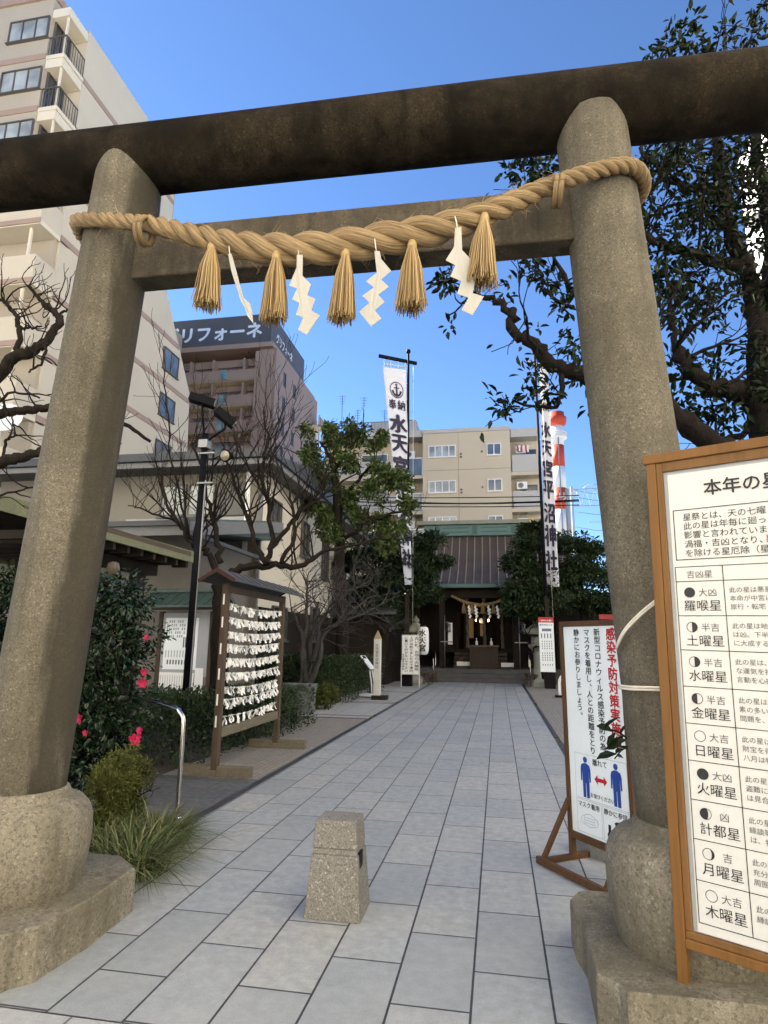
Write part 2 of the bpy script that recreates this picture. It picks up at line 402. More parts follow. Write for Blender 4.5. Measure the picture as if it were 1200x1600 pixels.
def pedestal(top, zt):
    b = MB(); n = len(top)
    top = [TI @ Vector((x, y, zt)) for x, y in top]
    c = sum(top, Vector()) / n
    rings = [(1.0, -.02, 1), (1.0, zt - .03, 1), (.992, zt - .008, 1), (.975, zt, 1)]
    vs = []
    for s_, z, _ in rings:
        vs += [(c.x + (p.x - c.x) * s_, c.y + (p.y - c.y) * s_, z) for p in top]
    fs = [(i * n + j, i * n + (j + 1) % n, (i + 1) * n + (j + 1) % n, (i + 1) * n + j) for i in range(len(rings) - 1) for j in range(n)]
    fs.append(list(range((len(rings) - 1) * n, len(rings) * n)))
    b.add(vs, fs); return b
rp = [atz(x, y, .22) for x, y in ((890, 1403), (897.5, 1424), (914, 1448), (922, 1484), (931, 1521), (967, 1539), (980, 1551), (1200, 1574))]
poly = [(p.x, p.y) for p in rp] + [(1.75, 2.62), (1.75, 3.95), (.45, 3.95), (.40, 3.92)]
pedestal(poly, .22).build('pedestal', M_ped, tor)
lp = [atz(x, y, .235) for x, y in ((213, 1355), (143, 1403), (93, 1430), (60, 1448), (25, 1455), (0, 1465))]
poly = [(p.x, p.y) for p in lp] + [(-2.62, 2.52), (-3.5, 2.5), (-3.5, 3.86), (-2.35, 3.86)]
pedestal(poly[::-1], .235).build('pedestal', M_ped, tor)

# ---- sacred straw rope, tassels, paper streamers
def strawmat(name, c0, c1, c2):
    m, n, b = _new(name); t = N(n, 'ShaderNodeTexCoord'); mp = N(n, 'ShaderNodeMapping'); mp.inputs['Scale'].default_value = (22, 3.2, 1)
    n.links.new(t.outputs['UV'], mp.inputs[0]); f = noise(n, mp.outputs[0], 1.0, 5, .7, .4); g = noise(n, coords(n), 9, 3)
    c = ramp(n, f, [(.36, c0), (.5, c1), (.63, c2)]); c = mixc(n, ramp(n, g, [(.4, 0.), (.7, .35)]), c, sc(c1, .65))
    n.links.new(c, b.inputs['Base Color']); b.inputs['Roughness'].default_value = .5; b.inputs['Specular IOR Level'].default_value = .4
    bump(n, b, f, 1.0, .012); return m
M_rope = strawmat('rice_straw_rope', (.085, .05, .018), (.245, .165, .075), (.35, .25, .13))
M_straw = island('rice_straw', [(.13, .08, .03), (.25, .165, .068), (.33, .23, .10), (.43, .31, .16)], .55, .4)
def smooth_path(P, n):
    P = [Vector(p) for p in P]; out = []
    for i in range(len(P) - 1):
        p0, p1, p2, p3 = P[max(i - 1, 0)], P[i], P[i + 1], P[min(i + 2, len(P) - 1)]
        for k in range(n):
            t = k / n; out.append(.5 * ((2 * p1) + (p2 - p0) * t + (2 * p0 - 5 * p1 + 4 * p2 - p3) * t * t + (3 * p1 - p0 - 3 * p2 + p3) * t ** 3))
    return out + [P[-1]]
pl_c = TM @ Vector((-1.552, 0, 0)); pr_c = TM @ Vector((1.552, 0, 0))
def around(c, r, a, z): return Vector((c.x + r * math.cos(RAD(a)), c.y + r * math.sin(RAD(a)), z))
rp_ = [around(pl_c, .246, 140, 4.17), around(pl_c, .248, 180, 4.19), around(pl_c, .25, 215, 4.19), around(pl_c, .256, 250, 4.15)]
rr = [.036, .037, .041, .046]
for (px, py, Y, r) in ((222, 349, 2.97, .051), (290, 364, 2.97, .061), (360, 381, 2.965, .075), (440, 390, 2.96, .087), (520, 386, 2.97, .091), (600, 374, 2.98, .09), (680, 359, 3.0, .083), (750, 338, 3.03, .071), (810, 312, 3.07, .060), (868, 287, 3.1, .050)):
    rp_.append(at(px, py, Y)); rr.append(r)
rp_ += [around(pr_c, .256, 268, 4.175), around(pr_c, .252, 305, 4.205), around(pr_c, .248, 340, 4.21), around(pr_c, .246, 10, 4.20), around(pr_c, .244, 45, 4.20)]
rr += [.046, .043, .039, .037, .035]
NS = 12
C0 = smooth_path(rp_, NS); R0 = np.interp(np.linspace(0, len(rr) - 1, len(C0)), range(len(rr)), rr)
rope = MB(); ph = 0.0; strands = [[], [], []]; prev = None; u = Vector((0, 0, 1))
for i, c in enumerate(C0):
    T = (C0[min(i + 1, len(C0) - 1)] - C0[max(i - 1, 0)]).normalized()
    u = (Vector((0, 0, 1)) - T * T.z).normalized(); bb = T.cross(u)
    if prev is not None: ph += (c - prev).length / (R0[i] * (4.4 + 62 * (R0[i] - .05))) * 2 * math.pi
    prev = c
    for k in range(3):
        a = ph + k * 2 * math.pi / 3; strands[k].append((c + (u * math.cos(a) + bb * math.sin(a)) * R0[i] * .53, R0[i] * .53))
for k in range(3): rope.tube([p for p, _ in strands[k]], [r for _, r in strands[k]], 14, vscale=1.0)
# binding knots beside each pillar
for (px, py, Y) in ((218, 352, 2.9), (873, 288, 3.04)):
    c = at(px, py, Y); 
    for s_ in (-.014, .014):
        rope.tube([c + Vector((s_ + .05 * math.sin(a) * .2, .055 - .075 * math.cos(a), .078 * math.sin(a))) for a in np.linspace(0, 2 * math.pi, 16)], .015, 8)
rop = rope.build('shimenawa_rope', M_rope)
tag(rop, 'thick twisted straw rope slung between the torii pillars', 'rope')
b = MB(); r = np.random.default_rng(91)
for q in range(420):          # broken straw ends that stand off the strands
    i = int(r.integers(40, len(C0) - 60)); k = int(r.integers(0, 3)); c, rad = strands[k][i]; t_ = (strands[k][i + 1][0] - c).normalized()
    o_ = (c - C0[i]).normalized(); d_ = (t_ * r.uniform(.5, 1) * (1 if r.random() < .6 else -1) + o_ * r.uniform(.1, .7) + Vector(r.normal(0, .25, 3))).normalized(); p = c + (o_ + Vector(r.normal(0, .5, 3))).normalized() * rad * .97; L = r.uniform(.02, .07)
    b.tube([p, p + d_ * L * .5 + Vector((0, 0, -.002)), p + d_ * L + Vector((0, 0, -.008))], [.0012, .001, .0006], 3, cap=False)
tag(b.build('loose_straws', M_straw, rop), kind='stuff')
def straw_tassel(seed, L=.36, R=.078):
    r = np.random.default_rng(seed); b = MB()
    b.tube([(0, 0, .035), (0, 0, .0), (0, 0, -.03)], [.018, .028, .022], 10)
    b.lathe([(.02, -.02), (.036, -L * .4), (R * .7, -L * .9)], (0, 0, 0), 14)
    for i in range(230):
        a = r.uniform(0, 6.283); q = math.sqrt(r.uniform(.02, 1)); fl = R * q * r.uniform(.92, 1.12); l = L * r.uniform(.93, 1.03)
        P = [(math.cos(a) * q * .021, math.sin(a) * q * .021, -.005), (math.cos(a) * (.02 * q + fl * .42), math.sin(a) * (.02 * q + fl * .42), -l * .36),
             (math.cos(a + .05) * fl * .85, math.sin(a + .05) * fl * .85, -l * .75), (math.cos(a + r.normal(0, .08)) * fl, math.sin(a + .06) * fl, -l)]
        b.tube(P, [.0028, .0034, .003, .0022], 4, cap=False)
    return b
tass = [((331, 388), 2.93, .355, .068, 'first straw tassel from the left pillar, hanging under the thin end of the rope'),
        ((432, 402), 2.92, .375, .068, 'second straw tassel from the left pillar, between the twisted and the first full paper streamer'),
        ((540, 398), 2.93, .385, .069, 'middle one of the five straw tassels on the torii rope'),
        ((644, 384), 2.95, .385, .074, 'fourth straw tassel from the left, between two white paper streamers'),
        ((757, 343), 2.98, .385, .078, 'rightmost and largest straw tassel, in front of the wide paper streamer')]
for i, ((px, py), Y, L, R, lab) in enumerate(tass):
    o = straw_tassel(20 + i, L * 1.03, R * 1.16).build('straw_tassel', M_straw, None, loc=at(px, py, Y)); o.rotation_euler = (RAD(2), RAD([2, -1, 1, 2, -3][i]), RAD(40 * i))
    tag(o, lab, 'tassel', 'straw tassels on the torii rope')
Z1 = [(183, 283), (209, 283), (212, 383), (250, 425), (235, 475), (272, 495), (255, 545), (292, 570), (240, 655), (203, 632), (222, 578), (190, 562), (205, 510), (172, 492), (190, 440), (155, 425), (183, 340)]
Z2 = [(528, 262), (552, 268), (558, 305), (602, 368), (560, 402), (592, 437), (548, 468), (577, 505), (535, 535), (563, 578), (520, 607), (467, 532), (512, 500), (480, 462), (528, 430), (495, 400), (540, 365)]
Z3 = [(890, 165), (916, 158), (918, 268), (962, 322), (935, 382), (970, 398), (958, 465), (1002, 482), (955, 562), (912, 538), (940, 486), (895, 465), (912, 410), (868, 388), (890, 335), (850, 312), (885, 250)]
def shide(P, px, Y, lab, rz):
    c0 = at(*px, Y); K = 770.0; x0, z0 = P[0][0], P[0][1]
    b = MB(); n = len(P)
    b.add([((x - x0) / K, .003 * math.sin(z * .06), -(z - z0) / K) for x, z in P], [list(range(n))[::-1]])
    b.tube([(.012, 0, -.012), (.008, -.01, .03), (.0, .0, .075)], .0022, 5, mi=1)
    o = b.build('paper_streamer', [M_shide, M_cord], None, loc=c0, solid=.0022); o.rotation_euler = (0, 0, rz)
    return tag(o, lab, 'paper streamer', 'zigzag paper streamers on the torii rope')
shide(Z1, (464, 399), 2.90, 'first full zigzag paper streamer from the left, after the second tassel', RAD(4))
shide(Z2, (585, 392), 2.90, 'zigzag paper streamer between the middle and the fourth tassel', RAD(-5))
shide(Z3, (711, 357), 2.94, 'widest zigzag paper streamer, half behind the rightmost tassel', RAD(6))
o = shide([(183, 283), (200, 283), (225, 360), (250, 440), (275, 510), (305, 540), (318, 570), (330, 640), (300, 600), (285, 560), (262, 520), (232, 445), (205, 370)], (357, 398), 2.92, 'thin paper streamer blown edge-on between the first and second tassels', RAD(-8))

# cords tied round the right pillar for the notice board
for (pts, lab) in ((((1062, 1076, 3.17), (1020, 1074, 3.18), (985, 1073, 3.24), (968, 1071, 3.36)), 'pale cord wound level round the right torii pillar'),
                   (((1032, 932, 3.12), (1000, 958, 3.16), (975, 985, 3.22), (963, 1010, 3.32)), 'pale cord slanting up from the right pillar to the notice board')):
    b = MB(); P = smooth_path([at(*p) for p in pts], 6)
    b.tube(P, .006, 6); b.tube([p + Vector((0, .004, -.012)) for p in P], .006, 6)
    tag(b.build('tied_cord', M_cord), lab, 'cord')

# ================================================================== stone bollard
bo = thing('stone_bollard', 'low tapered granite bollard standing in the middle of the path', 'bollard', (-.972, 3.94, 0))
def frus(b, z0, z1, w0, w1, d0, d1):
    vs = [(sx * w, sy * d, z) for z, w, d in ((z0, w0, d0), (z1, w1, d1)) for sx, sy in ((-1, -1), (1, -1), (1, 1), (-1, 1))]
    return b.add(vs, [(3, 2, 1, 0), (4, 5, 6, 7)] + [(i, (i + 1) % 4, 4 + (i + 1) % 4, 4 + i) for i in range(4)])
b = MB(); W = lambda z: .166 - .043 * z / .52; D = lambda z: .148 - .04 * z / .52
frus(b, 0, .335, W(0), W(.335), D(0), D(.335)); frus(b, .335, .368, W(.335) - .006, W(.368) - .006, D(.335) - .006, D(.368) - .006)
b.build('shaft', M_boll, bo, .006)
b = MB(); frus(b, .368, .52, W(.368), W(.52), D(.368), D(.52)); b.build('cap', M_boll, bo, .008)
b = MB(); b.box(.10, .1462, -.075, .0, .262, .345); b.build('chain_slot', M_black, bo)

# ================================================================== big notice board on the right
nb = thing('notice_board', 'large timber framed notice board of star fortunes leaning by the right torii pillar', 'notice board', (.69, 3.01, .22), RAD(-30))
nb.rotation_euler = (0, RAD(1.0), RAD(-30))
WB = .98
b = MB(); b.box(-.008, .034, 0, .045, 0, 2.18); b.build('leg', M_frame, nb, .003)
b = MB(); b.box(WB, WB + .042, 0, .045, 0, 2.18); b.build('leg', M_frame, nb, .003)
b = MB(); b.box(-.02, WB + .055, -.006, .05, 2.18, 2.225); b.build('top_rail', M_frame, nb, .003)
b = MB(); b.box(.034, WB, -.002, .045, .135, .17); b.build('bottom_rail', M_frame, nb, .003)
b = MB(); b.box(.0345, .062, .006, .04, .20, 2.18); b.box(.942, .9795, .006, .04, .20, 2.18); b.box(.062, .942, .006, .04, 2.135, 2.18); b.box(.0345, .9795, .006, .04, .1705, .20)
b.build('inner_frame', wood('inner_frame_timber', (.16, .082, .03), .45), nb, .003)
b = MB(); b.box(.062, .942, .022, .036, .20, 2.135); b.build('backing', M_greyin, nb)  # grey rim round the panel stands for the acrylic cover's shadow
b = MB(); b.box(.080, .925, .016, .0215, .205, 2.118); b.build('panel', mat('poster_face', (.54, .54, .52), .4, .04, 2, 60, .02), nb)
b = MB(); y = .0135; o_ = .22
b.text('本年の星祭', .228, 2.228 - o_, .076, y, 0, .018)
b.outline(.094, .905, 1.937 - o_, 2.168 - o_, y, .0035, 0)
for k, s_ in enumerate(('星祭とは、天の七曜・', '此の星は年毎に廻っ', '影響と言われています', '渦福・吉凶となり、', 'を除ける星厄除（星祭')):
    b.text(s_, .134, 2.118 - .0412 * k - o_, .0365, y, 0, .0)
b.text('悪し', .134 + 9 * .0352, 2.118 - .0412 * 3 - o_, .0365, y, 1, .012)
zl = [1.906, 1.841, 1.69, 1.542, 1.388, 1.235, 1.084, .929, .776, .62, .461]
for k, z in enumerate(zl): b.rect(.088, .905, z - o_ - .0015, z - o_ + .0015, y, 0)
for x in (.088, .279, .902): b.rect(x - .0015, x + .0015, .461 - o_, 1.906 - o_, y - .0005, 0)
b.text('吉凶星', .132, 1.858 - o_, .036, y, 2)
rows = [('full', '大凶', '羅喉星', ('此の星は悪星', '本命が中宮に入', '旅行・転宅・')), ('right', '半吉', '土曜星', ('此の星は地を', 'は凶。下半年は', 'に大成する様')),
        ('right', '半吉', '水曜星', ('此の星は、半', 'な運気を持つ', '言動を心掛け')), ('left', '半吉', '金曜星', ('此の星は、運', '素の多い星', '問題を、慎重')),
        ('none', '大吉', '日曜星', ('此の星は大', '財宝を得', '八月は特に')), ('full', '大凶', '火曜星', ('此の星は', '盗難に注', 'は見合わ')),
        ('mostl', '凶', '計都星', ('此の星', '縁談等', 'は、特に')), ('mostr', '吉', '月曜星', ('此の星', '充分に', '周囲の')), ('none', '大吉', '木曜星', ('此の星', '縁談'))]
for k, (ph_, a_, c_, ds) in enumerate(rows):
    zt = zl[k + 1] - o_; cx, cz = .141, zt - .049; r_ = .0225
    b.ring((cx, y, cz), r_ - .0022, r_)
    if ph_ == 'full': b.disc((cx, y - .0003, cz), r_)
    elif ph_ == 'right': b.disc((cx, y - .0003, cz), r_, n=16, a0=-math.pi / 2, a1=math.pi / 2)
    elif ph_ == 'left': b.disc((cx, y - .0003, cz), r_, n=16, a0=math.pi / 2, a1=1.5 * math.pi)
    elif ph_ == 'mostl':
        pts = [(cx + r_ * math.cos(a), y - .0003, cz + r_ * math.sin(a)) for a in np.linspace(math.pi / 2, 1.5 * math.pi, 14)] + [(cx + r_ * .45 * math.cos(a), y - .0003, cz + r_ * math.sin(a)) for a in np.linspace(-math.pi / 2, math.pi / 2, 14)][1:-1]
        b.add(pts, [list(range(len(pts)))])
    elif ph_ == 'mostr':
        A = np.linspace(-math.pi / 2, math.pi / 2, 14)
        pts = [(cx + r_ * math.cos(a), y - .0003, cz + r_ * math.sin(a)) for a in A] + [(cx + r_ * .55 * math.cos(a), y - .0003, cz + r_ * math.sin(a)) for a in A[::-1][1:-1]]
        b.add(pts, [list(range(len(pts)))])
    b.text(a_, .176 if len(a_) == 2 else .192, zt - .064, .0375, y, 2)
    b.text(c_, .113, zt - .126, .051, y, 0)
    for q, d_ in enumerate(ds): b.text(d_, .297, zt - (.052 if len(ds) == 3 else .062) - .0355 * q, .0262, y, 2)
b.build('lettering', [M_ink, mat('crimson_ink', (.5, .02, .05), .5, .1, 5, 60, 0), M_inkg], nb)

# ================================================================== infection-prevention sign behind the right pillar
s2 = thing('standing_sign', 'white standing sign with red heading and two blue figures, in a wooden frame', 'sign', (.50, 5.2, 0), math.atan2(-.82, .57))
WS = .66
for x in (0, WS - .035): b = MB(); b.box(x, x + .035, -.02, .025, .0, 1.74); b.build('post', M_frame2, s2, .003)
b = MB(); b.box(.0355, WS - .0355, -.02, .025, 1.70, 1.74); b.build('frame_rail', M_frame2, s2, .003); b = MB(); b.box(.0355, WS - .0355, -.02, .025, .155, .205); b.build('frame_rail', M_frame2, s2, .003)
b = MB(); b.box(.036, WS - .036, -.004, .012, .206, 1.699); b.build('panel', M_signw, s2)
for x in (.0, WS - .04):
    b = MB(); b.bar((x + .018, -.30, .02), (x + .018, .28, .02), .035, .04); b.build('foot', M_frame2, s2, .003)
    b = MB(); b.bar((x + .018, -.27, .035), (x + .018, -.015, .42), .028, .035); b.build('brace', M_frame2, s2, .003)
b = MB(); b.bar((-.01, -.302, .03), (WS + .01, -.302, .03), .035, .045); b.build('cross_rail', M_frame2, s2, .003)
b = MB(); y = -.007
b.vtext('感染予防対策実施中', .492, 1.685, .0935, y, 1, .028, 1.0)
b.vtext('新型コロナウィルス感染予防の為', .368, 1.682, .0577, y, 0, .01, 1.18)
b.vtext('マスクを着用し、人との距離をとり', .262, 1.680, .0565, y, 0, .01, 1.18)
b.vtext('静かにお参りしましょう。', .150, 1.680, .0555, y, 0, .01, 1.18)
for q in ((.098, .612, .455, .768), (.098, .35, .222, .447), (.362, .612, .222, .447)): b.outline(*q, y, .0025, 3)
def figure(cx, z0):
    b.disc((cx, y, z0 + .262), .021, mi=2)
    P = [(-.012, .238), (.012, .238), (.042, .225), (.05, .20), (.052, .115), (.040, .11), (.034, .185), (.032, .0), (.004, .0), (.002, .10), (-.002, .10), (-.004, 0), (-.032, 0), (-.034, .185), (-.040, .11), (-.052, .115), (-.05, .20), (-.042, .225)]
    b.add([(cx + a, y, z0 + c) for a, c in P], [list(range(len(P)))], 2)
figure(.207, .466); figure(.508, .468)
P = [(-.062, 0), (-.03, .034), (-.03, .013), (.03, .013), (.03, .034), (.062, 0), (.03, -.034), (.03, -.013), (-.03, -.013), (-.03, -.034)]
b.add([(.358 + a, y, .61 + c) for a, c in P], [list(range(len(P)))], 1)
b.text('離れて', .282, .706, .050, y, 0, .006); b.text('お並びください', .245, .482, .034, y, 0, .006)
b.text('マスク着用', .112, .398, .044, y, 0, .006); b.text('静かに参拝', .372, .398, .044, y, 0, .006)
mk = [(-.055, .0), (-.05, .035), (0, .05), (.05, .035), (.055, .0), (.05, -.03), (0, -.042), (-.05, -.03)]
for i in range(8):
    p, q = mk[i], mk[(i + 1) % 8]
    b.add([(.224 + p[0], y, .31 + p[1]), (.224 + q[0], y, .31 + q[1]), (.224 + q[0] * .95, y, .31 + q[1] * .93), (.224 + p[0] * .95, y, .31 + p[1] * .93)], [(0, 1, 2, 3)], 3)
for dz in (-.018, 0, .018): b.rect(.18, .268, .309 + dz, .312 + dz, y, 3)
for sx in (-1, 1):
    pts = [(.224 + sx * (.05 + .035 * math.sin(a)), y, .31 + .03 * math.cos(a)) for a in np.linspace(0, math.pi, 9)]
    b.tube(pts, .0012, 4, 3)
b.disc((.505, y, .315), .055, mi=0); b.disc((.425, y, .265), .028, mi=0); b.rect(.408, .432, .285, .335, y - .0004, 0)
P = [(.452, .36), (.475, .35), (.478, .27), (.462, .262), (.458, .29), (.446, .30)]
b.add([(a, y - .0006, c) for a, c in P], [list(range(len(P)))], 4)
b.build('lettering', [M_ink, M_red, M_blue, M_greyin, M_signw], s2)
b = MB(); b.box(-.19, .19, -.09, .09, 0, .10); b.box(-.19, -.13, -.09, .09, .10, .15); b.box(.13, .19, -.09, .09, .10, .15)
o = b.build('concrete_block', M_grey, None, .008, loc=(.70, 5.33, 0)); o.rotation_euler = (0, 0, RAD(-50))
tag(o, 'grey concrete block weighing down the foot of the infection sign', 'block')

# ================================================================== foliage and branches
def leaf_mesh(name, P, D, size, m, parent=None, wr=.42, droop=.0, seed=1, loc=None, fold=.18):
    """many separate little folded leaves as ONE mesh: P leaf bases, D growth directions"""
    r = np.random.default_rng(seed); n = len(P); P = np.asarray(P, float); D = np.asarray(D, float)
    D = D + r.normal(0, .45, (n, 3)); D[:, 2] -= droop
    D /= np.linalg.norm(D, axis=1)[:, None] + 1e-9
    A = np.cross(D, r.normal(0, 1, (n, 3)) * .55 + np.array([0, 0, 1.0])); A /= np.linalg.norm(A, axis=1)[:, None] + 1e-9
    U = np.cross(A, D); s = (np.asarray(size) * r.uniform(.65, 1.25, n))[:, None]
    w_ = s * wr * .5
    V = np.empty((n, 6, 3)); V[:, 0] = P; V[:, 1] = P + D * s * .42 + A * w_ + U * s * fold * .5
    V[:, 2] = P + D * s * .75 + A * w_ * .72 + U * s * fold * .35; V[:, 3] = P + D * s - U * s * .10
    V[:, 4] = P + D * s * .75 - A * w_ * .72 + U * s * fold * .35; V[:, 5] = P + D * s * .42 - A * w_ + U * s * fold * .5
    V = V.reshape(-1, 3)
    base = np.arange(n)[:, None] * 6
    # two halves share the midrib base-tip edge
    F = np.concatenate([base + np.array([[0, 1, 2, 3]]), base + np.array([[0, 3, 4, 5]])], 0).astype(np.int32)
    me = bpy.data.meshes.new(name); me.vertices.add(len(V)); me.vertices.foreach_set('co', V.ravel().astype(np.float32))
    me.loops.add(F.size); me.loops.foreach_set('vertex_index', F.ravel()); me.polygons.add(len(F))
    me.polygons.foreach_set('loop_start', np.arange(len(F), dtype=np.int32) * 4)
    try: me.polygons.foreach_set('loop_total', np.full(len(F), 4, np.int32))
    except Exception: pass
    me.materials.append(m); me.update(calc_edges=True); me.validate()
    o = bpy.data.objects.new(name, me); COL.objects.link(o)
    if parent is not None: o.parent = parent
    if loc is not None: o.location = loc
    return o
def blob(c, rad, n, r, shell=.35):
    """n points in an ellipsoid, with outward directions"""
    d = r.normal(0, 1, (n, 3)); d /= np.linalg.norm(d, axis=1)[:, None]
    q = r.uniform(shell, 1, n) ** .6
    return np.asarray(c) + d * np.asarray(rad) * q[:, None], d
def clumps(cs, per, r, sub=9, k=.42):
    """each (centre, radius) crown becomes uneven sub-clumps of leaves"""
    P = []; D = []
    for c, rad in cs:
        rad = np.broadcast_to(np.asarray(rad, float), 3)
        q, _ = blob(c, rad * .8, sub, r, .15)
        for s_ in q:
            n = int(per / sub * r.uniform(.5, 1.5)); a, d = blob(s_, rad * k * r.uniform(.6, 1.25), max(n, 4), r, .1)
            P.append(a); D.append(d)
    return np.concatenate(P), np.concatenate(D)
def wander(p0, p1, n, amp, r):
    p0, p1 = np.asarray(p0, float), np.asarray(p1, float); L = np.linalg.norm(p1 - p0); out = []
    off = np.zeros(3)
    for i in range(n + 1):
        t = i / n; off = off + r.normal(0, amp * L / n, 3) if 0 < i < n else off * (1 - (i == n))
        out.append(p0 + (p1 - p0) * t + off * math.sin(math.pi * t) ** .5 if 0 < t < 1 else p0 + (p1 - p0) * t)
    return out
def grow(b, p, d, L, r0, depth, r, tips, spread=.7, kids=(2, 4), upb=.15, n=5, taper=.55, shrink=.62, minr=.003, gnarl=.16, sides=6):
    p = np.asarray(p, float); d = np.asarray(d, float); d /= np.linalg.norm(d); P = [p]; seg = 5
    for i in range(seg):
        d = d + r.normal(0, gnarl, 3) + np.array([0, 0, upb * .3]); d /= np.linalg.norm(d); p = p + d * L / seg; P.append(p)
    rs = [max(minr, r0 * (1 - (1 - taper) * i / seg)) for i in range(seg + 1)]
    b.tube(P, rs, sides if r0 > .012 else 4, cap=depth == 0)
    if depth == 0: tips.append((P[-1], d)); tips.append((P[3], d)); return
    for k in range(r.integers(kids[0], kids[1] + 1)):
        t = r.uniform(.35, 1.0); i = min(seg, int(t * seg) + 1); q = P[i]
        nd = d + r.normal(0, spread, 3) + np.array([0, 0, upb]); nd /= np.linalg.norm(nd)
        grow(b, q, nd, L * shrink * r.uniform(.75, 1.25), rs[i] * .66, depth - 1, r, tips, spread, kids, upb, n, taper, shrink, minr, gnarl, sides)
    grow(b, P[-1], d, L * shrink * r.uniform(.8, 1.1), rs[-1] * .92, depth - 1, r, tips, spread, kids, upb, n, taper, shrink, minr, gnarl, sides)

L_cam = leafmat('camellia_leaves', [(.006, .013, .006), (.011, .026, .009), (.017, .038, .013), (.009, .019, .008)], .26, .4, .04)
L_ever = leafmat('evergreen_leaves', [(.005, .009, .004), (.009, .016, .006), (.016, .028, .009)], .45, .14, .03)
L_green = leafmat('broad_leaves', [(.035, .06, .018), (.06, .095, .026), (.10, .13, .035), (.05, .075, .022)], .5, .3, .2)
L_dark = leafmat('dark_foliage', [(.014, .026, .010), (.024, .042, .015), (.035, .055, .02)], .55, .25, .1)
L_shrub = leafmat('dwarf_shrub_leaves', [(.05, .062, .016), (.085, .095, .022), (.12, .12, .03)], .6, .2, .12)
L_grass = leafmat('variegated_grass', [(.03, .05, .012), (.055, .085, .02), (.09, .115, .035), (.26, .26, .14), (.06, .08, .02), (.12, .095, .045)], .6, .25, .15)
L_hedge = leafmat('hedge_leaves', [(.018, .032, .011), (.03, .05, .017), (.045, .068, .024)], .5, .3, .08)
M_flower = island('camellia_petals', [(.26, .006, .035), (.42, .012, .07), (.33, .008, .05)], .6, .3)

# ------------------------------------------------ camellia hedge beside the left pillar
def flower(loc, s, parent, seed):
    r = np.random.default_rng(seed); b = MB()
    for k in range(11):
        a = k * 2.4; q = .25 + .75 * (k / 11)
        c = Vector((math.cos(a) * s * .5 * q, -s * .25 * (1 - q), math.sin(a) * s * .5 * q)); t = Vector((-math.sin(a), 0, math.cos(a))) * s * .3; o_ = Vector((math.cos(a), -.5, math.sin(a))).normalized() * s * .35
        b.add([c * .3, c * .7 + t, c + o_ + t * .6, c + o_ * 1.15 - t * .3, c * .7 - t], [(0, 1, 2, 3, 4)])
    o = b.build('flower', M_flower, parent, loc=loc); o.rotation_euler = (r.uniform(-.4, .2), 0, r.uniform(-.5, .6)); return o
r = np.random.default_rng(11)
cam_h = thing('camellia_hedge', 'tall glossy camellia hedge with pink flowers right of the left torii pillar', 'hedge', (-3.92, 5.75, 0))
cs = []
for (cx, cy, cz, ax, ay, az) in ((-.0, -.0, .45, .62, .6, .5), (.05, -.05, 1.0, .62, .6, .55), (.0, .0, 1.55, .60, .6, .5), (-.05, .05, 1.95, .55, .55, .36), (-.75, .2, .6, .6, .6, .6), (-.75, .25, 1.4, .6, .6, .6), (-.75, .3, 2.0, .5, .5, .4), (-1.5, .2, .9, .6, .6, .8), (-1.5, .2, 1.9, .6, .6, .55)):
    cs.append(((cx, cy, cz), (ax, ay, az)))
P, D = clumps(cs, 2100, r, 16, .46)
leaf_mesh('foliage', P, D, .062, L_cam, cam_h, .52, .25, 3)
b = MB(); tips = []
for x, y in ((0, 0), (-.3, .1), (-.75, .2), (-1.4, .2)): grow(b, (x, y, 0), (.05, .0, 1), .9, .03, 2, r, tips, .5)
b.build('stems', M_bark, cam_h)
for k, (px, py, Y, s) in enumerate(((124, 1122, 5.15, .085), (211, 1155, 5.12, .09), (219, 1142, 5.14, .06), (230, 996, 5.18, .055), (226, 1050, 5.16, .06), (223, 1067, 5.14, .075), (134, 1145, 5.1, .05))):
    flower(at(px, py, Y) - Vector((-3.92, 5.75, 0)), s * .8, cam_h, k)

# ------------------------------------------------ small round shrubs and grass by the left pedestal
for k, (px, py, x, y, rr_, lab) in enumerate(((180, 1240, -3.02, 4.72, .20, 'nearer dwarf round shrub between the left pedestal and the camellia'), (222, 1222, -3.10, 5.05, .22, 'dwarf round shrub behind, next to the steel handrail'))):
    t = thing('round_shrub', lab, 'shrub', (x, y, 0)); r = np.random.default_rng(40 + k)
    P, D = clumps([((0, 0, .46), (rr_ * 1.1, rr_ * 1.1, rr_ * 1.15)), ((0, 0, .2), (rr_ * .9, rr_ * .9, rr_ * .8))], 3600, r, 30, .36)
    leaf_mesh('foliage', P, D, .030, L_shrub, t, .35, -.3, 5 + k)
    b = MB(); tips = []; grow(b, (0, 0, 0), (0, 0, 1), .3, .018, 2, r, tips, .6); b.build('stem', M_bark, t)
def blades(name, lab, loc, n, R, L, seed, group=None):
    r = np.random.default_rng(seed); t = thing(name, lab, 'grass', loc, 0, group); b = MB()
    for i in range(n):
        a = r.uniform(0, 6.283); q = R * math.sqrt(r.uniform(0, 1)); x, y = q * math.cos(a), q * math.sin(a)
        l = L * r.uniform(.55, 1.15); da = a + r.normal(0, .5); lean = r.uniform(.45, 1.5); w_ = r.uniform(.003, .006)
        vs = []
        for k in range(6):
            u = k / 5; h = l * (u - .40 * lean * u * u * 1.5); o_ = l * lean * u * u * .85; ww = w_ * (1 - u ** 2.5) + .0005
            c = Vector((x + math.cos(da) * o_, y + math.sin(da) * o_, max(.01, h))); s_ = Vector((-math.sin(da), math.cos(da), 0)) * ww
            vs += [c - s_, c + s_]
        b.add(vs, [(2 * k, 2 * k + 1, 2 * k + 3, 2 * k + 2) for k in range(5)])
    b.build('blades', L_grass, t); return t
blades('ornamental_grass', 'variegated grass clump spilling over the corner of the left pedestal', (-2.50, 4.22, 0), 700, .24, .40, 51)
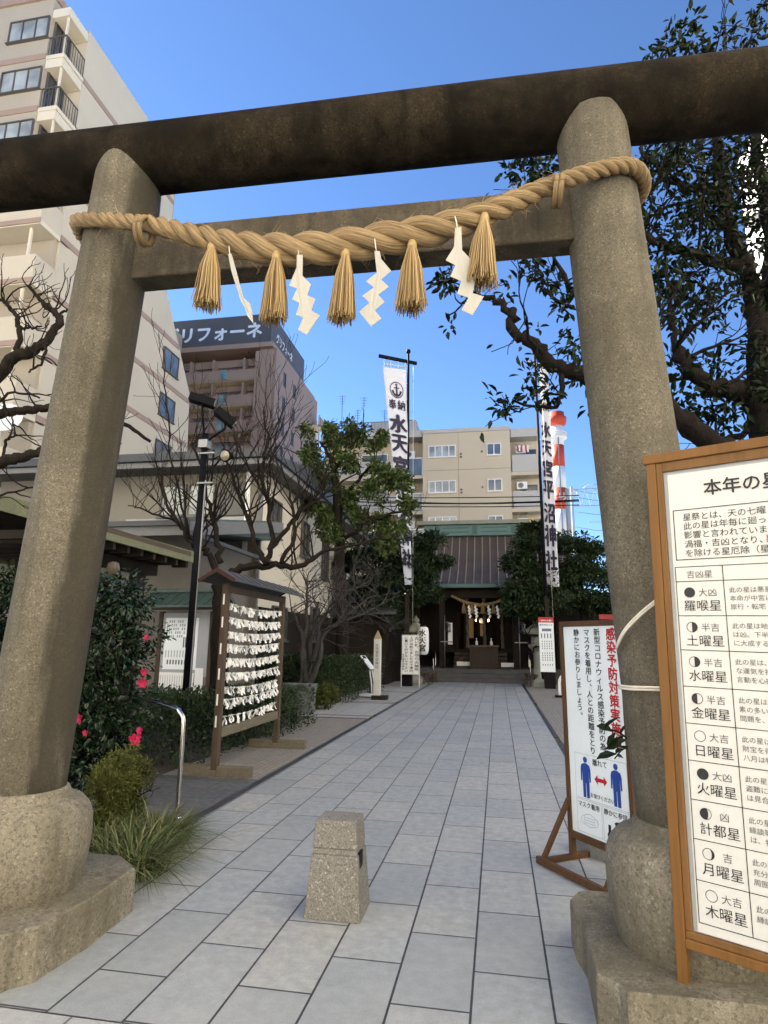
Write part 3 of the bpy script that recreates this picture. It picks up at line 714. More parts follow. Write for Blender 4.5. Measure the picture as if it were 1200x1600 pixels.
blades('ornamental_grass', 'variegated grass clump nearest the foot of the steel handrail', (-2.66, 4.78, 0), 700, .26, .38, 52)
blades('ornamental_grass', 'greener grass clump tucked behind the left pedestal under the small shrubs', (-2.92, 4.42, 0), 420, .22, .42, 53)

# ------------------------------------------------ steel handrail
b = MB(); hr = [(-2.87, 5.53, 0), (-2.87, 5.53, .5), (-2.875, 5.53, .80), (-2.89, 5.54, .86), (-2.94, 5.56, .905), (-3.02, 5.6, .935), (-3.5, 5.82, .99), (-4.2, 6.15, 1.0), (-4.6, 6.33, 1.0)]
hrt = thing('handrail', 'bent stainless steel handrail beside the slate side path', 'handrail', (-2.87, 5.53, 0))
b.tube([Vector(p) - Vector((-2.87, 5.53, 0)) for p in smooth_path(hr, 4)], .021, 14); b.build('rail', M_steel, hrt)
MB().lathe([(.045, .0), (.045, .012), (.026, .018)], (0, 0, 0), 20).build('base_flange', M_steel, hrt)

# ================================================================== fortune-slip rack
ox, oy = -3.33, 7.26
rk = thing('fortune_rack', 'wooden roofed rack with rows of white paper fortunes tied on strings', 'fortune rack', (ox, oy, 0))
for y in (0, 2.08):
    b = MB(); b.box(-.038, .038, y - .045, y + .045, .0, 2.26); p = b.build('post', M_greywood, rk, .004)
    b = MB(); b.box(-.42, -.043, y - .055, y + .055, 0, .115); b.box(.043, .46, y - .055, y + .055, 0, .115); b.box(-.042, .042, y - .06, y + .06, 0, .07); b.build('foot', M_palewood, rk, .006)
    if y == 0:
        b = MB()
        for z in (.55, .80, 1.1, 1.4, 1.72, 2.0): b.box(-.012, .006, y - .056, y - .05, z, z + .13)
        b.build('paper_slips', M_paper, p)
b = MB(); b.box(-.03, .03, .051, 2.029, .42, .53); b.build('bottom_rail', M_palewood, rk, .004)
b = MB(); b.box(-.03, .03, .051, 2.029, 2.16, 2.235); b.build('top_rail', M_greywood, rk, .004)
b = MB()
for sx in (-1, 1): b.prism([(0, 2.395), (sx * .23, 2.265), (sx * .23, 2.29), (0, 2.425)][::sx], -.30, 2.42, 'y', 0)
for i in range(10):
    y = -.30 + i * .272
    for sx in (-1, 1): b.bar((0, y + .02, 2.428), (sx * .23, y + .02, 2.296), .012, .008, 0)
b.build('roof', mat('rack_roof_board', (.045, .043, .047), .6, .3, 4, 40, .2), rk, .003)
b = MB()
for y in (-.312, 2.42):
    b.prism([(0, 2.375), (.23, 2.25), (.24, 2.29), (0, 2.43), (-.24, 2.29), (-.23, 2.25)], y, y + .012, 'y')
b.build('barge_board', wood('red_brown_board', (.045, .02, .012), .6), rk)
def slip(seed):
    r = np.random.default_rng(seed); b = MB()
    k = .013; b.add([(-k, -.006, .008), (k, -.009, .008), (k * 1.2, -.006, -.012), (-k * 1.1, -.008, -.012)], [(0, 1, 2, 3)])
    b.add([(-k, .006, .008), (k, .008, .008), (k, .007, -.012), (-k, .008, -.012)], [(0, 1, 2, 3)])
    b.add([(-k, -.006, .008), (k, -.008, .008), (k, .008, .009), (-k, .006, .009)], [(0, 1, 2, 3)])
    for s_ in (-1, 1):
        L = r.uniform(.045, .09); a = s_ * r.uniform(.1, .7); w_ = .0115; tw = r.uniform(-.8, .8); prev = None
        d = Vector((math.sin(a) * math.cos(tw * .5), math.sin(tw) * .5, -math.cos(a)))
        vs = []
        for i in range(5):
            u = i / 4; c = Vector((s_ * .004, 0, -.004)) + d * L * u + Vector((0, .012 * math.sin(u * 4 + seed), -.01 * u * u)); s2_ = Vector((math.cos(a + tw * u), math.sin(tw * u * 1.6), math.sin(a) * .6)) * w_ * (1 + .3 * u)
            vs += [c - s2_, c + s2_]
        b.add(vs, [(2 * i, 2 * i + 1, 2 * i + 3, 2 * i + 2) for i in range(4)])
    return b
slips = [slip(200 + i).build('paper_fortune', M_paper, solid=.0012) for i in range(6)]
free = list(slips)
order = ['topmost', 'second', 'third', 'fourth', 'fifth', 'sixth', 'seventh', 'eighth', 'lowest']
r = np.random.default_rng(60)
for k, py in enumerate((943, 965, 988, 1008, 1030, 1053, 1076, 1095, 1122)):
    zl_ = at(368, py, oy + .06).z - .01; zr_ = zl_ + r.uniform(-.02, .02); b = MB()
    b.tube([(0, .05, zl_ + .01), (0, 1.04, (zl_ + zr_) / 2 - .02), (0, 2.03, zr_ + .01)], .0035, 5); b.build('string', M_cord, rk)
    n = (32, 32, 36, 34, 34, 32, 28, 24, 18)[k]
    for i in range(n):
        t = (i + r.uniform(.1, .9)) / n; y = .07 + 1.94 * t
        z = zl_ + .01 + (zr_ - zl_) * t - .03 * math.sin(math.pi * t) * 1.0
        src = slips[r.integers(0, 6)]
        o = free.pop() if free else src.copy()
        if o.name not in COL.objects: COL.objects.link(o)
        o.location = (ox + r.uniform(-.012, .012), oy + y, z + .004); o.rotation_euler = (r.normal(0, .15), r.normal(0, .2), math.pi / 2 + r.normal(0, .55)); o.scale = (1.15,) * 3 if r.random() < .5 else (1, 1, r.uniform(.8, 1.3))
        tag(o, 'knotted white paper fortune on the %s string of the roofed wooden rack' % order[k], 'paper fortune', 'paper fortunes on the %s string of the rack' % order[k])

# ================================================================== lamp and camera pole
lx, ly = -5.20, 10.0
lp_ = thing('floodlight_pole', 'slim black pole with two box floodlights and a round spotlight near the top', 'lamp pole', (lx, ly, 0))
O = Vector((lx, ly, 0))
b = MB(); b.cyl((0, 0, 0), (0, 0, 5.28), .062, .058, 14); b.build('pole', M_blackm, lp_)
b = MB(); b.bar((.072, -.0, .05), (.072, 0, 4.4), .02, .03); b.build('cable_conduit', M_galv, lp_)
for p0, p1 in (((297, 620), (336, 632)), ((338, 641), (366, 664))):
    a, c = at(*p0, ly - .25) - O, at(*p1, ly - .1) - O
    b = MB(); b.bar(a, c, .20, .155); dd = (c - a).normalized(); f = b.build('floodlight', M_blackm, lp_, .012)
    b = MB(); b.bar(c + dd * .001, c + dd * .012, .16, .115); b.build('lens', glass('lamp_lens', (.12, .12, .12), .1), f)
    b = MB(); m_ = (a + c) / 2; b.tube([m_ + Vector((0, 0, -.07)), m_ + Vector((0, .02, -.2)), Vector((0, 0, 5.12))], .022, 8); b.build('bracket', M_blackm, f)
b = MB(); b.box(-.09, .09, -.09, .09, 5.0, 5.16); b.build('clamp', M_galv, lp_, .01)
for z in (4.88, 4.32): b = MB(); b.box(-.08, .24, -.075, -.02, z, z + .03); b.build('bracket_arm', M_galv, lp_, .003)
b = MB(); b.cyl((.21, -.05, 4.28), (.21, -.05, 4.95), .018, n=8); b.build('bracket_rod', M_blackm, lp_)
c = at(352, 712, ly - .2) - O
b = MB(); b.cyl(c + Vector((.03, .16, .05)), c, .06, .115, 20); f = b.build('spotlight', M_blackm, lp_)
b = MB(); b.cyl(c + Vector((-.002, -.004, 0)), c + Vector((-.006, -.02, -.005)), .095, .09, 20); b.build('lens', glass('spot_lens', (.30, .27, .18), .15), f)
b = MB(); b.tube([c + Vector((.02, .1, .04)), c + Vector((-.05, .08, .07)), (.21, -.05, 4.78)], .012, 6); b.build('arm', M_blackm, f)

# ================================================================== roofed bulletin case behind the pole
nx, ny = -6.33, 12.0
bc = thing('bulletin_case', 'small bulletin case with a green copper roof and white pasted notices behind the black pole', 'bulletin case', (nx, ny, 0), RAD(-8))
for x in (-.62, .62): b = MB(); b.box(x - .045, x + .045, -.05, .05, 0, 2.15); b.build('post', wood('case_timber', (.07, .045, .032), .6), bc, .004)
b = MB(); b.box(-.574, .574, -.02, .03, .85, 2.12); b.build('back_board', M_greyin, bc)
b = MB(); b.box(-.50, .30, -.026, -.0215, .98, 2.02); b.build('poster', M_signw, bc)
b = MB(); b.box(-.55, .28, -.034, -.0285, .35, .92); b.box(.30, .50, -.034, -.0285, .40, 1.02); b.build('notice_sheet', M_paper, bc)
b = MB(); y = -.0285
for i in range(9):
    for j in range(5):
        if (i + j) % 4: b.rect(-.46 + i * .052, -.46 + i * .052 + .030, 1.62 + j * .075, 1.62 + j * .075 + .05, y, 0)
for i in range(8): b.rect(-.40 + i * .07, -.40 + i * .07 + .035, 1.08, 1.17, y, 1)
for i in range(6): b.rect(-.04 + i * .05, -.04 + i * .05 + .03, 1.42, 1.63, y, 1)
for i in range(10): b.rect(-.45 + i * .07, -.45 + i * .07 + .02, 1.22, 1.36, y, 0)
b.build('print', [mat('faint_print', (.30, .32, .33), .6, .2, 5, 60, 0), M_inkg], bc)
b = MB()
for i in range(13): b.rect(-.52 + i * .058, -.52 + i * .058 + .012, .42, .86, -.036, 0)
b.build('print', mat('faint_print', (0, 0, 0)), bc)
b = MB(); b.prism([(-.42, 2.22), (0, 2.50), (.42, 2.22), (.42, 2.26), (0, 2.55), (-.42, 2.26)], -.92, .92, 'x')
rf = b.build('roof', M_tealroof, bc)
b = MB()
for i in range(9):
    x = -.9 + i * .225
    for sy in (-1, 1): b.bar((x, 0, 2.565), (x, sy * .43, 2.272), .045, .03)
b.build('roof_batten', M_tealroof, rf, .006)
b = MB(); b.box(-.95, .95, -.05, .05, 2.545, 2.62); b.build('ridge', M_tealroof, rf, .008)
b = MB(); b.bar((-.92, -.40, 2.19), (.92, -.40, 2.19), .04, .05); b.build('eave_beam', M_dkwood, bc)

# ================================================================== trees
def limb(b, pts, r0, r1, n=5, sides=8, amp=.02, seed=0):
    r = np.random.default_rng(seed); P = smooth_path(pts, n)
    P = [p + Vector(r.normal(0, amp, 3)) * (0 if i in (0, len(P) - 1) else 1) for i, p in enumerate(P)]
    rs = [(r0 + (r1 - r0) * i / (len(P) - 1)) * r.uniform(.94, 1.07) for i in range(len(P))]
    b.tube(P, rs, sides); return P, rs

# ---- big evergreen on the right
ex, ey = at(1228, 1000, 6.6)[:2]
ev = thing('evergreen_tree', 'big glossy evergreen tree behind the right torii pillar, branches reaching over the path', 'tree', (ex, ey, 0))
E0 = Vector((ex, ey, 0)); r = np.random.default_rng(5); b = MB(); tips = []
def elimb(pts, r0, r1, seed, twig=0, tl=.6): 
    P, rs = limb(b, [at(*p) - E0 for p in pts], r0, r1, 5, 9, .018, seed)
    for k in range(twig):
        i = r.integers(len(P) // 4, len(P)); d = r.normal(0, 1, 3); d[2] = abs(d[2]) * .6
        grow(b, P[i], d, tl * r.uniform(.6, 1.2), max(.008, rs[i] * .3), 2, r, tips, .7, (1, 3), .1, minr=.004)
limb(b, [Vector((0, 0, -.05)), at(1215, 900, 6.6) - E0, at(1196, 720, 6.6) - E0, at(1192, 600, 6.6) - E0, at(1188, 500, 6.6) - E0], .19, .13, 5, 12, .015, 1)
elimb(((1188, 500, 6.6), (1170, 430, 6.6), (1140, 360, 6.5), (1132, 300, 6.5), (1118, 215, 6.4), (1108, 120, 6.3)), .10, .04, 2, 16)
elimb(((1192, 560, 6.6), (1205, 420, 6.8), (1195, 300, 7.0), (1180, 200, 7.0)), .10, .05, 3, 14)
elimb(((1190, 640, 6.6), (1150, 612, 6.3), (1105, 600, 6.1), (1072, 572, 6.0), (1055, 545, 6.0)), .10, .06, 4, 8)
elimb(((1055, 548, 6.0), (1050, 490, 6.0), (1040, 420, 6.0)), .035, .015, 5, 4)
elimb(((1196, 735, 6.6), (1130, 702, 6.2), (1070, 660, 5.9), (1000, 612, 5.7), (930, 590, 5.6), (872, 572, 5.55), (838, 540, 5.5), (808, 515, 5.5), (800, 488, 5.5), (775, 470, 5.5), (740, 462, 5.5)), .12, .022, 6, 3)
elimb(((1190, 740, 6.6), (1120, 705, 6.9), (1185, 660, 7.2)), .06, .03, 7, 3)
elimb(((1160, 420, 6.6), (1090, 400, 6.4), (1020, 380, 6.3), (960, 330, 6.2)), .07, .03, 8, 10)
elimb(((1135, 300, 6.5), (1060, 290, 6.3), (1000, 230, 6.2)), .05, .02, 9, 8)
elimb(((872, 572, 5.55), (880, 610, 5.5), (860, 640, 5.5), (800, 625, 5.5)), .03, .01, 10, 2, .4)
elimb(((740, 462, 5.5), (715, 480, 5.5), (700, 500, 5.5)), .012, .006, 11, 2, .3)
elimb(((1000, 612, 5.7), (940, 500, 5.7), (880, 430, 5.8), (840, 300, 5.9)), .04, .012, 12, 6)
b.build('trunk', mat('black_bark', (.014, .011, .010), .95, .5, 6, 30, .8, .02, stretch=(1, 1, .35), spec=.1), ev)
cs = []
def C_(px, py, Y, rad, n): cs.append((np.array(at(px, py, Y) - E0), rad, n))
for q in ((1020, 320, 6.3, .42, 260), (1060, 260, 6.4, .42, 260), (1090, 350, 6.4, .45, 300), (1040, 400, 6.2, .42, 280), (1130, 420, 6.5, .42, 280), (1010, 260, 6.2, .32, 150), (1150, 280, 6.6, .5, 330), (1185, 230, 6.8, .5, 330), (1190, 350, 6.8, .5, 330),
          (1090, 300, 6.3, .4, 240), (1060, 440, 6.2, .35, 190), (1110, 490, 6.3, .26, 90), (1060, 500, 6.1, .25, 90), (1030, 470, 6.0, .3, 130), (1190, 560, 6.5, .35, 200), (1175, 620, 6.3, .35, 200), (1120, 640, 6.2, .3, 150), (1080, 640, 6.0, .28, 120), (1160, 690, 6.3, .25, 60), (1130, 575, 6.2, .22, 70), (1060, 585, 6.0, .22, 60), (1195, 450, 6.6, .4, 240),
          (810, 280, 5.9, .20, 95), (845, 265, 5.9, .2, 90), (862, 245, 5.9, .15, 60), (840, 420, 5.8, .16, 55), (870, 440, 5.7, .18, 70), (882, 480, 5.7, .14, 45), (905, 540, 5.6, .2, 70), (830, 600, 5.5, .2, 50), (790, 632, 5.5, .12, 26), (860, 600, 5.5, .16, 40), (905, 590, 5.6, .15, 34), (800, 640, 5.5, .1, 14), (700, 440, 5.5, .16, 40), (690, 432, 5.5, .1, 24), (735, 455, 5.5, .1, 20), (790, 455, 5.5, .08, 14), (705, 505, 5.5, .09, 12), (840, 510, 5.5, .06, 6), (915, 640, 5.6, .12, 16),
          (1050, 60, 6.2, .20, 50), (1085, 55, 6.2, .18, 45), (1035, 78, 6.2, .16, 40), (1105, 70, 6.2, .15, 36), (1010, 85, 6.2, .08, 14), (1150, 45, 6.2, .2, 50), (1180, 40, 6.3, .22, 60), (1195, 15, 6.3, .15, 30), (1165, 70, 6.2, .2, 50), (1055, 38, 6.2, .08, 12)): C_(*q)
r = np.random.default_rng(6); P = []; D = []
for c, rad, n in cs:
    sub = max(2, n // 26)
    q, _ = blob(c, rad * .85, sub, r, .1)
    for s_ in q:
        a, d = blob(s_, rad * .42 + .03, max(4, int(n * .92 / sub)), r, .1); P.append(a); D.append(d)
P = np.concatenate(P); D = np.concatenate(D)
t_ = np.array([p for p, _ in tips]); td = np.array([d for _, d in tips])
k_ = r.integers(0, len(t_), 800); P = np.concatenate([P, t_[k_] + r.normal(0, .05, (800, 3))]); D = np.concatenate([D, td[k_]])
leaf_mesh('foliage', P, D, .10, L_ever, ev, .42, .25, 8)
# lower sprig by the sign
b = MB(); t = thing('camellia_sprig', 'leafy green sprig poking out between the infection sign and the right torii pillar', 'plant', (.93, 4.1, 0)); T0 = Vector((.93, 4.1, 0))
b.tube(smooth_path([Vector((0, 0, 0)), at(1012, 1200, 4.1) - T0, at(975, 1150, 4.1) - T0, at(952, 1140, 4.1) - T0], 5), .006, 6)
b.tube(smooth_path([at(990, 1165, 4.1) - T0, at(972, 1172, 4.1) - T0, at(960, 1186, 4.1) - T0], 4), .004, 6)
b.build('stem', M_bark, t)
P = [at(x, y, 4.1) - T0 for x, y in ((975, 1148), (962, 1143), (968, 1120), (985, 1155), (958, 1144), (978, 1170), (965, 1178), (975, 1185), (988, 1172), (982, 1130))]
leaf_mesh('foliage', P, [(-.7, -.3, .3 * (-1) ** i - .2) for i in range(len(P))], .13, L_ever, t, .42, .2, 9)

# ---- pruned plum at the left edge
px0, py0 = -6.15, 4.9
plm = thing('pruned_plum_tree', 'gnarled bare pruned plum tree at the left edge behind the left pillar', 'tree', (px0, py0, 0)); P0 = Vector((px0, py0, 0)); b = MB(); r = np.random.default_rng(31); tips = []
def plimb(pts, r0, r1, seed, tw=6):
    P, rs = limb(b, [at(*p) - P0 for p in pts], r0 * .85, r1 * .85, 7, 9, .008, seed)
    for k in range(tw):
        i = r.integers(len(P) // 3, len(P)); d = r.normal(0, 1, 3); d[2] = abs(d[2])
        grow(b, P[i], d, r.uniform(.12, .4), .009, 1, r, tips, .6, (1, 2), .2, minr=.003, gnarl=.22)
tr, _ = limb(b, [Vector((0, 0, -.03)), Vector((.05, .05, 1.6)), Vector((.0, .1, 2.7)), Vector((.12, .2, 3.3))], .19, .13, 5, 12, .02, 1)
plimb(((-95, 690, 5.1), (-20, 610, 5.1), (18, 562, 5.1), (45, 552, 5.1), (70, 535, 5.15), (92, 505, 5.2), (88, 490, 5.2), (72, 478, 5.2), (58, 462, 5.2), (45, 448, 5.2)), .085, .016, 2, 12)
plimb(((18, 562, 5.1), (30, 530, 5.1), (28, 500, 5.1), (16, 480, 5.1), (0, 468, 5.1), (-25, 460, 5.1)), .035, .018, 3, 7)
plimb(((30, 515, 5.1), (45, 512, 5.1), (65, 510, 5.1)), .018, .01, 4, 4)
plimb(((72, 535, 5.1), (66, 565, 5.05), (45, 582, 5.05)), .02, .01, 5, 4)
plimb(((88, 493, 5.2), (105, 485, 5.25), (135, 488, 5.3)), .018, .01, 6, 3)
plimb(((-95, 690, 5.1), (-30, 655, 5.2), (10, 645, 5.2), (45, 640, 5.3), (80, 636, 5.4), (130, 625, 5.6)), .065, .04, 7, 5)
plimb(((-95, 690, 5.1), (-40, 660, 5.1), (15, 615, 5.05), (62, 622, 5.05)), .025, .01, 8, 5)
plimb(((-110, 800, 5.1), (-50, 745, 5.0), (5, 722, 5.0), (40, 712, 5.1), (75, 700, 5.2), (130, 670, 5.5), (185, 660, 5.8), (235, 690, 6.0)), .085, .02, 9, 6)
plimb(((5, 722, 5.0), (10, 690, 5.0), (22, 680, 5.0), (20, 650, 5.05)), .02, .008, 10, 4)
plimb(((-60, 800, 5.0), (0, 775, 4.95), (45, 762, 4.95)), .02, .008, 11, 4)
b.tube([tr[-1], at(-110, 800, 5.1) - P0, at(-95, 690, 5.1) - P0], [.13, .12, .09], 10)
b.build('trunk', M_bark, plm)

# ---- bare tree behind the fortune rack
bx, by = at(347, 1040, 10.35)[:2]
bt = thing('bare_tree', 'dark bare pruned tree with upright whips behind the fortune rack', 'tree', (bx, by, 0)); B0 = Vector((bx, by, 0)); b = MB(); r = np.random.default_rng(77); tips = []
def blimb(pts, r0, r1, seed, tw=8, L=.9, d0=2, up_=.5):
    tw = int(tw * 1.5); L *= 1.15
    P, rs = limb(b, [at(*p) - B0 for p in pts], r0, r1, 5, 8, .02, seed)
    for k in range(tw):
        i = r.integers(len(P) // 3, len(P)); d = r.normal(0, .55, 3); d[2] = abs(d[2]) + up_; d[0] += .1
        grow(b, P[i], d, L * r.uniform(.5, 1.2), min(.02, rs[i] * .5), d0, r, tips, .42, (1, 2), .25, minr=.0035, gnarl=.13)
limb(b, [Vector((0, 0, -.05)), at(345, 960, 10.35) - B0, at(350, 905, 10.35) - B0], .17, .14, 5, 12, .02, 1)
Y = 10.3
blimb(((350, 905, Y), (335, 885, Y), (322, 860, Y), (300, 850, Y - .2), (280, 818, Y - .2), (262, 790, Y - .2), (250, 735, Y - .2)), .07, .018, 2, 9, .9)
blimb(((345, 880, Y), (338, 840, Y), (330, 800, Y), (318, 740, Y), (300, 690, Y)), .06, .018, 3, 9, .9)
blimb(((350, 905, Y), (375, 888, Y), (420, 882, Y + .1), (465, 885, Y + .2), (505, 862, Y + .3), (560, 850, Y + .4), (620, 838, Y + .5)), .085, .012, 4, 9, .7, 1)
blimb(((415, 882, Y), (400, 850, Y), (385, 800, Y), (365, 745, Y), (345, 690, Y)), .055, .016, 5, 9, .8)
blimb(((415, 880, Y), (425, 845, Y), (420, 790, Y), (408, 740, Y), (418, 690, Y), (412, 640, Y)), .055, .014, 6, 10, .8)
blimb(((420, 860, Y), (450, 825, Y + .1), (475, 795, Y + .1), (520, 765, Y + .2), (560, 735, Y + .2)), .05, .012, 7, 8, .7, 1)
blimb(((440, 880, Y), (460, 830, Y), (455, 780, Y), (440, 720, Y)), .045, .014, 8, 8, .8)
blimb(((425, 790, Y), (395, 745, Y), (375, 700, Y)), .03, .012, 9, 5, .7)
blimb(((280, 818, Y), (240, 800, Y - .2), (200, 790, Y - .2)), .025, .01, 10, 6, .6)
blimb(((300, 850, Y), (275, 750, Y), (265, 680, Y), (258, 600, Y), (255, 540, Y)), .025, .008, 11, 7, .6, 1)
b.build('trunk', M_bark, bt)

# ---- grey multi-stemmed tree further along
mx, my = at(480, 1075, 16)[:2]
mt = thing('multi_stem_tree', 'grey leafless multi stemmed tree with a fan of fine twigs beside the granite planter', 'tree', (mx, my, 0)); M0 = Vector((mx, my, 0)); b = MB(); r = np.random.default_rng(15); tips = []
for k, pts in enumerate((((470, 1075, 16), (476, 1000, 16), (480, 950, 16), (478, 910, 16)), ((480, 1075, 16), (495, 1010, 16), (505, 965, 16), (530, 930, 16)), ((484, 1075, 15.8), (500, 1030, 15.8), (508, 990, 15.8), (550, 955, 15.7)), ((472, 1075, 16.1), (488, 990, 16.1), (498, 940, 16.2)), ((480, 1075, 16), (470, 990, 16), (455, 950, 16)), ((505, 985, 15.8), (540, 970, 15.6), (585, 950, 15.5)), ((500, 970, 16), (545, 925, 16), (575, 915, 16)))):
    P, rs = limb(b, [at(*p) - M0 for p in pts], .075 if k < 5 else .035, .025, 5, 8, .02, k)
    for q in range(9):
        i = r.integers(len(P) // 2, len(P)); d = r.normal(0, .6, 3) + np.array([.35, 0, .45]); grow(b, P[i], d, r.uniform(.5, 1.0), .018, 2, r, tips, .5, (1, 3), .05, minr=.005, gnarl=.2)
b.build('trunk', M_bark2, mt)

# ---- broad-leaved green tree behind
gx, gy = at(535, 1040, 20)[:2]
gt = thing('green_tree', 'loose crowned green broadleaf tree in front of the white balconies', 'tree', (gx, gy, 0)); G0 = Vector((gx, gy, 0)); b = MB(); r = np.random.default_rng(21); tips = []
limb(b, [Vector((0, 0, -.05)), at(535, 960, 20) - G0, at(530, 850, 20) - G0, at(527, 780, 20) - G0, at(520, 720, 20) - G0], .22, .12, 5, 12, .02, 1)
for k, pts in enumerate((((530, 860, 20), (500, 790, 20), (480, 740, 19.8)), ((528, 790, 20), (560, 750, 20), (590, 720, 19.8)), ((522, 740, 20), (545, 700, 20), (570, 680, 20)), ((530, 850, 20), (575, 815, 19.6), (630, 800, 19.4)), ((520, 720, 20), (500, 690, 20)), ((530, 800, 20), (490, 770, 20.2), (470, 700, 20.2)))):
    P, rs = limb(b, [at(*p) - G0 for p in pts], .09, .03, 5, 8, .03, k)
    for q in range(5): grow(b, P[r.integers(4, len(P))], r.normal(0, .6, 3) + np.array([0, 0, .4]), .7, .025, 1, r, tips, .6, (1, 3), .1, minr=.008)
b.build('trunk', M_bark, gt)
P = []; D = []
for (px, py, Y, rad, n) in ((520, 685, 20, .55, 420), (555, 675, 20, .5, 380), (590, 690, 20, .45, 330), (485, 705, 20, .5, 360), (465, 740, 19.8, .45, 320), (500, 745, 19.6, .6, 420), (545, 720, 19.8, .5, 340), (600, 735, 19.8, .5, 380), (628, 755, 19.6, .42, 330), (585, 765, 19.6, .5, 300), (640, 785, 19.6, .32, 200), (540, 775, 19.8, .5, 260), (500, 800, 19.8, .5, 320), (560, 810, 19.8, .5, 300), (600, 820, 19.8, .45, 260), (470, 790, 20, .35, 160), (520, 830, 19.6, .5, 260), (480, 670, 20, .25, 90), (610, 845, 19.6, .5, 280), (630, 825, 19.4, .3, 150)):
    q, _ = blob(at(px, py, Y) - G0, rad * .95, 13, r, .1)
    for s_ in q: a, d = blob(s_, rad * .34, max(5, int(n * 1.7 / 13)), r, .1); P.append(a); D.append(d)
leaf_mesh('foliage', np.concatenate(P), np.concatenate(D), .165, L_green, gt, .5, .2, 13)

# ---- dense dark trees flanking the shrine
def dense(name, lab, px_trunk, Y, crowns, seed, m=None, n=1500, size=.19):
    x, y = at(px_trunk, 1060, Y)[:2]; t = thing(name, lab, 'tree', (x, y, 0), 0, 'dark trees flanking the shrine'); o = Vector((x, y, 0)); b = MB(); r = np.random.default_rng(seed); tips = []
    limb(b, [Vector((0, 0, -.05)), Vector((.05, 0, 1.8)), Vector((.0, 0, 3.6)), Vector((.1, 0, 5.2))], .2, .07, 5, 10, .03, seed)
    for k in range(9): grow(b, (0, 0, 1.6 + .35 * k), r.normal(0, 1, 3) * np.array([1, 1, .3]), 1.1, .05, 1, r, tips, .5, (1, 3), .05, minr=.012)
    b.build('trunk', M_bark, t); P = []; D = []
    for (px, py, Yc, rad) in crowns:
        rad3 = np.array([rad, rad, rad * .62]); q, _ = blob(at(px, py, Yc) - o, rad3, 22, r, .1)
        for s_ in q: a, d = blob(s_, rad3 * np.array([.46, .46, .28]), max(6, int(n / 22)), r, .1); P.append(a); D.append(d)
    leaf_mesh('foliage', np.concatenate(P), np.concatenate(D), size, m or L_dark, t, .36, .15, seed)
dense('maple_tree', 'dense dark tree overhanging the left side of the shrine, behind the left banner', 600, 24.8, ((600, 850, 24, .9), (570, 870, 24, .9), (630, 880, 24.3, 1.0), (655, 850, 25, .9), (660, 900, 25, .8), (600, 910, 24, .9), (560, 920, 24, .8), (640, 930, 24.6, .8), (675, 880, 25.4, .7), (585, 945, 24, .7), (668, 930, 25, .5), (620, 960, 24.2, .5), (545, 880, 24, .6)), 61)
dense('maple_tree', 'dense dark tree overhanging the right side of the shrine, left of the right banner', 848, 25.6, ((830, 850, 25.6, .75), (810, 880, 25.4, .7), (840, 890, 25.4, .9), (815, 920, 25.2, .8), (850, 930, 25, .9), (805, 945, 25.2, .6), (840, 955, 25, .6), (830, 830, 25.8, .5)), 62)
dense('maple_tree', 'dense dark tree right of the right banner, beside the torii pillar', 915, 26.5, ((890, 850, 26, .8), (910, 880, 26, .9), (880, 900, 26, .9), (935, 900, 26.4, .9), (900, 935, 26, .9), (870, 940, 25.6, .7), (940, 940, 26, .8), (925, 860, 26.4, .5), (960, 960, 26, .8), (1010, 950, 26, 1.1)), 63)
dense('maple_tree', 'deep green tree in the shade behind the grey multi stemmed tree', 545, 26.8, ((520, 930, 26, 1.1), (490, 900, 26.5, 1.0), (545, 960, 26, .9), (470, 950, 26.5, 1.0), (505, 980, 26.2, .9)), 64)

# ---- low hedges and bushes
def bush(name, lab, cat, loc, boxes, n, size, m, seed, fl=None):
    t = thing(name, lab, cat, loc); r = np.random.default_rng(seed); P = []; D = []
    for (x0, x1, y0, y1, z0, z1) in boxes:
        k = n; q = r.uniform(0, 1, (k, 3)); e = r.integers(0, 5, k); 
        q[e == 0, 0] = 0; q[e == 1, 0] = 1; q[e == 2, 1] = 0; q[e == 3, 2] = 1; q[e == 4, 2] = 1
        q += r.normal(0, .035, q.shape) + .035 * np.sin(q[:, [1, 2, 0]] * 17)
        p = np.array([x0, y0, z0]) + q * np.array([x1 - x0, y1 - y0, z1 - z0]); d = q - .5; d[:, 2] += .25
        P.append(p); D.append(d)
        q2 = r.uniform(.05, .9, (k // 2, 3)); P.append(np.array([x0, y0, z0]) + q2 * np.array([x1 - x0, y1 - y0, z1 - z0])); D.append(r.normal(0, 1, q2.shape))
    leaf_mesh('foliage', np.concatenate(P), np.concatenate(D), size, m, t, .5, 0, seed)
    b = MB(); tips = []
    for (x0, x1, y0, y1, z0, z1) in boxes:
        for _ in range(4): grow(b, (r.uniform(x0 + .1, x1 - .1), r.uniform(y0 + .1, y1 - .1), 0), (0, 0, 1), (z1 - z0) * .5, .018, 1, r, tips, .5, (1, 3), .1)
    b.build('stems', M_bark, t); return t
bush('low_hedge', 'low clipped dark hedge along the left of the path before the shrine', 'hedge', (-5.0, 16.2, 0), ((0, 1.0, 0, 5.6, .05, 1.08), (-1.6, 0, .4, 2.0, .05, 1.1)), 5200, .075, L_hedge, 71)
bush('low_hedge', 'low leafy hedge around the foot of the black floodlight pole', 'hedge', (-5.6, 8.2, 0), ((-.3, 1.75, -.55, 2.2, .02, .72), (-.9, .6, 2.2, 3.4, .02, .5), (.9, 1.95, 1.2, 4.2, .02, .66), (.2, 1.2, 3.4, 5.0, .02, .6)), 4600, .06, L_hedge, 72)
t = thing('round_bush', 'round clipped olive bush right of the granite planter', 'bush', (*at(508, 1112, 14.9)[:2], 0)); r = np.random.default_rng(73)
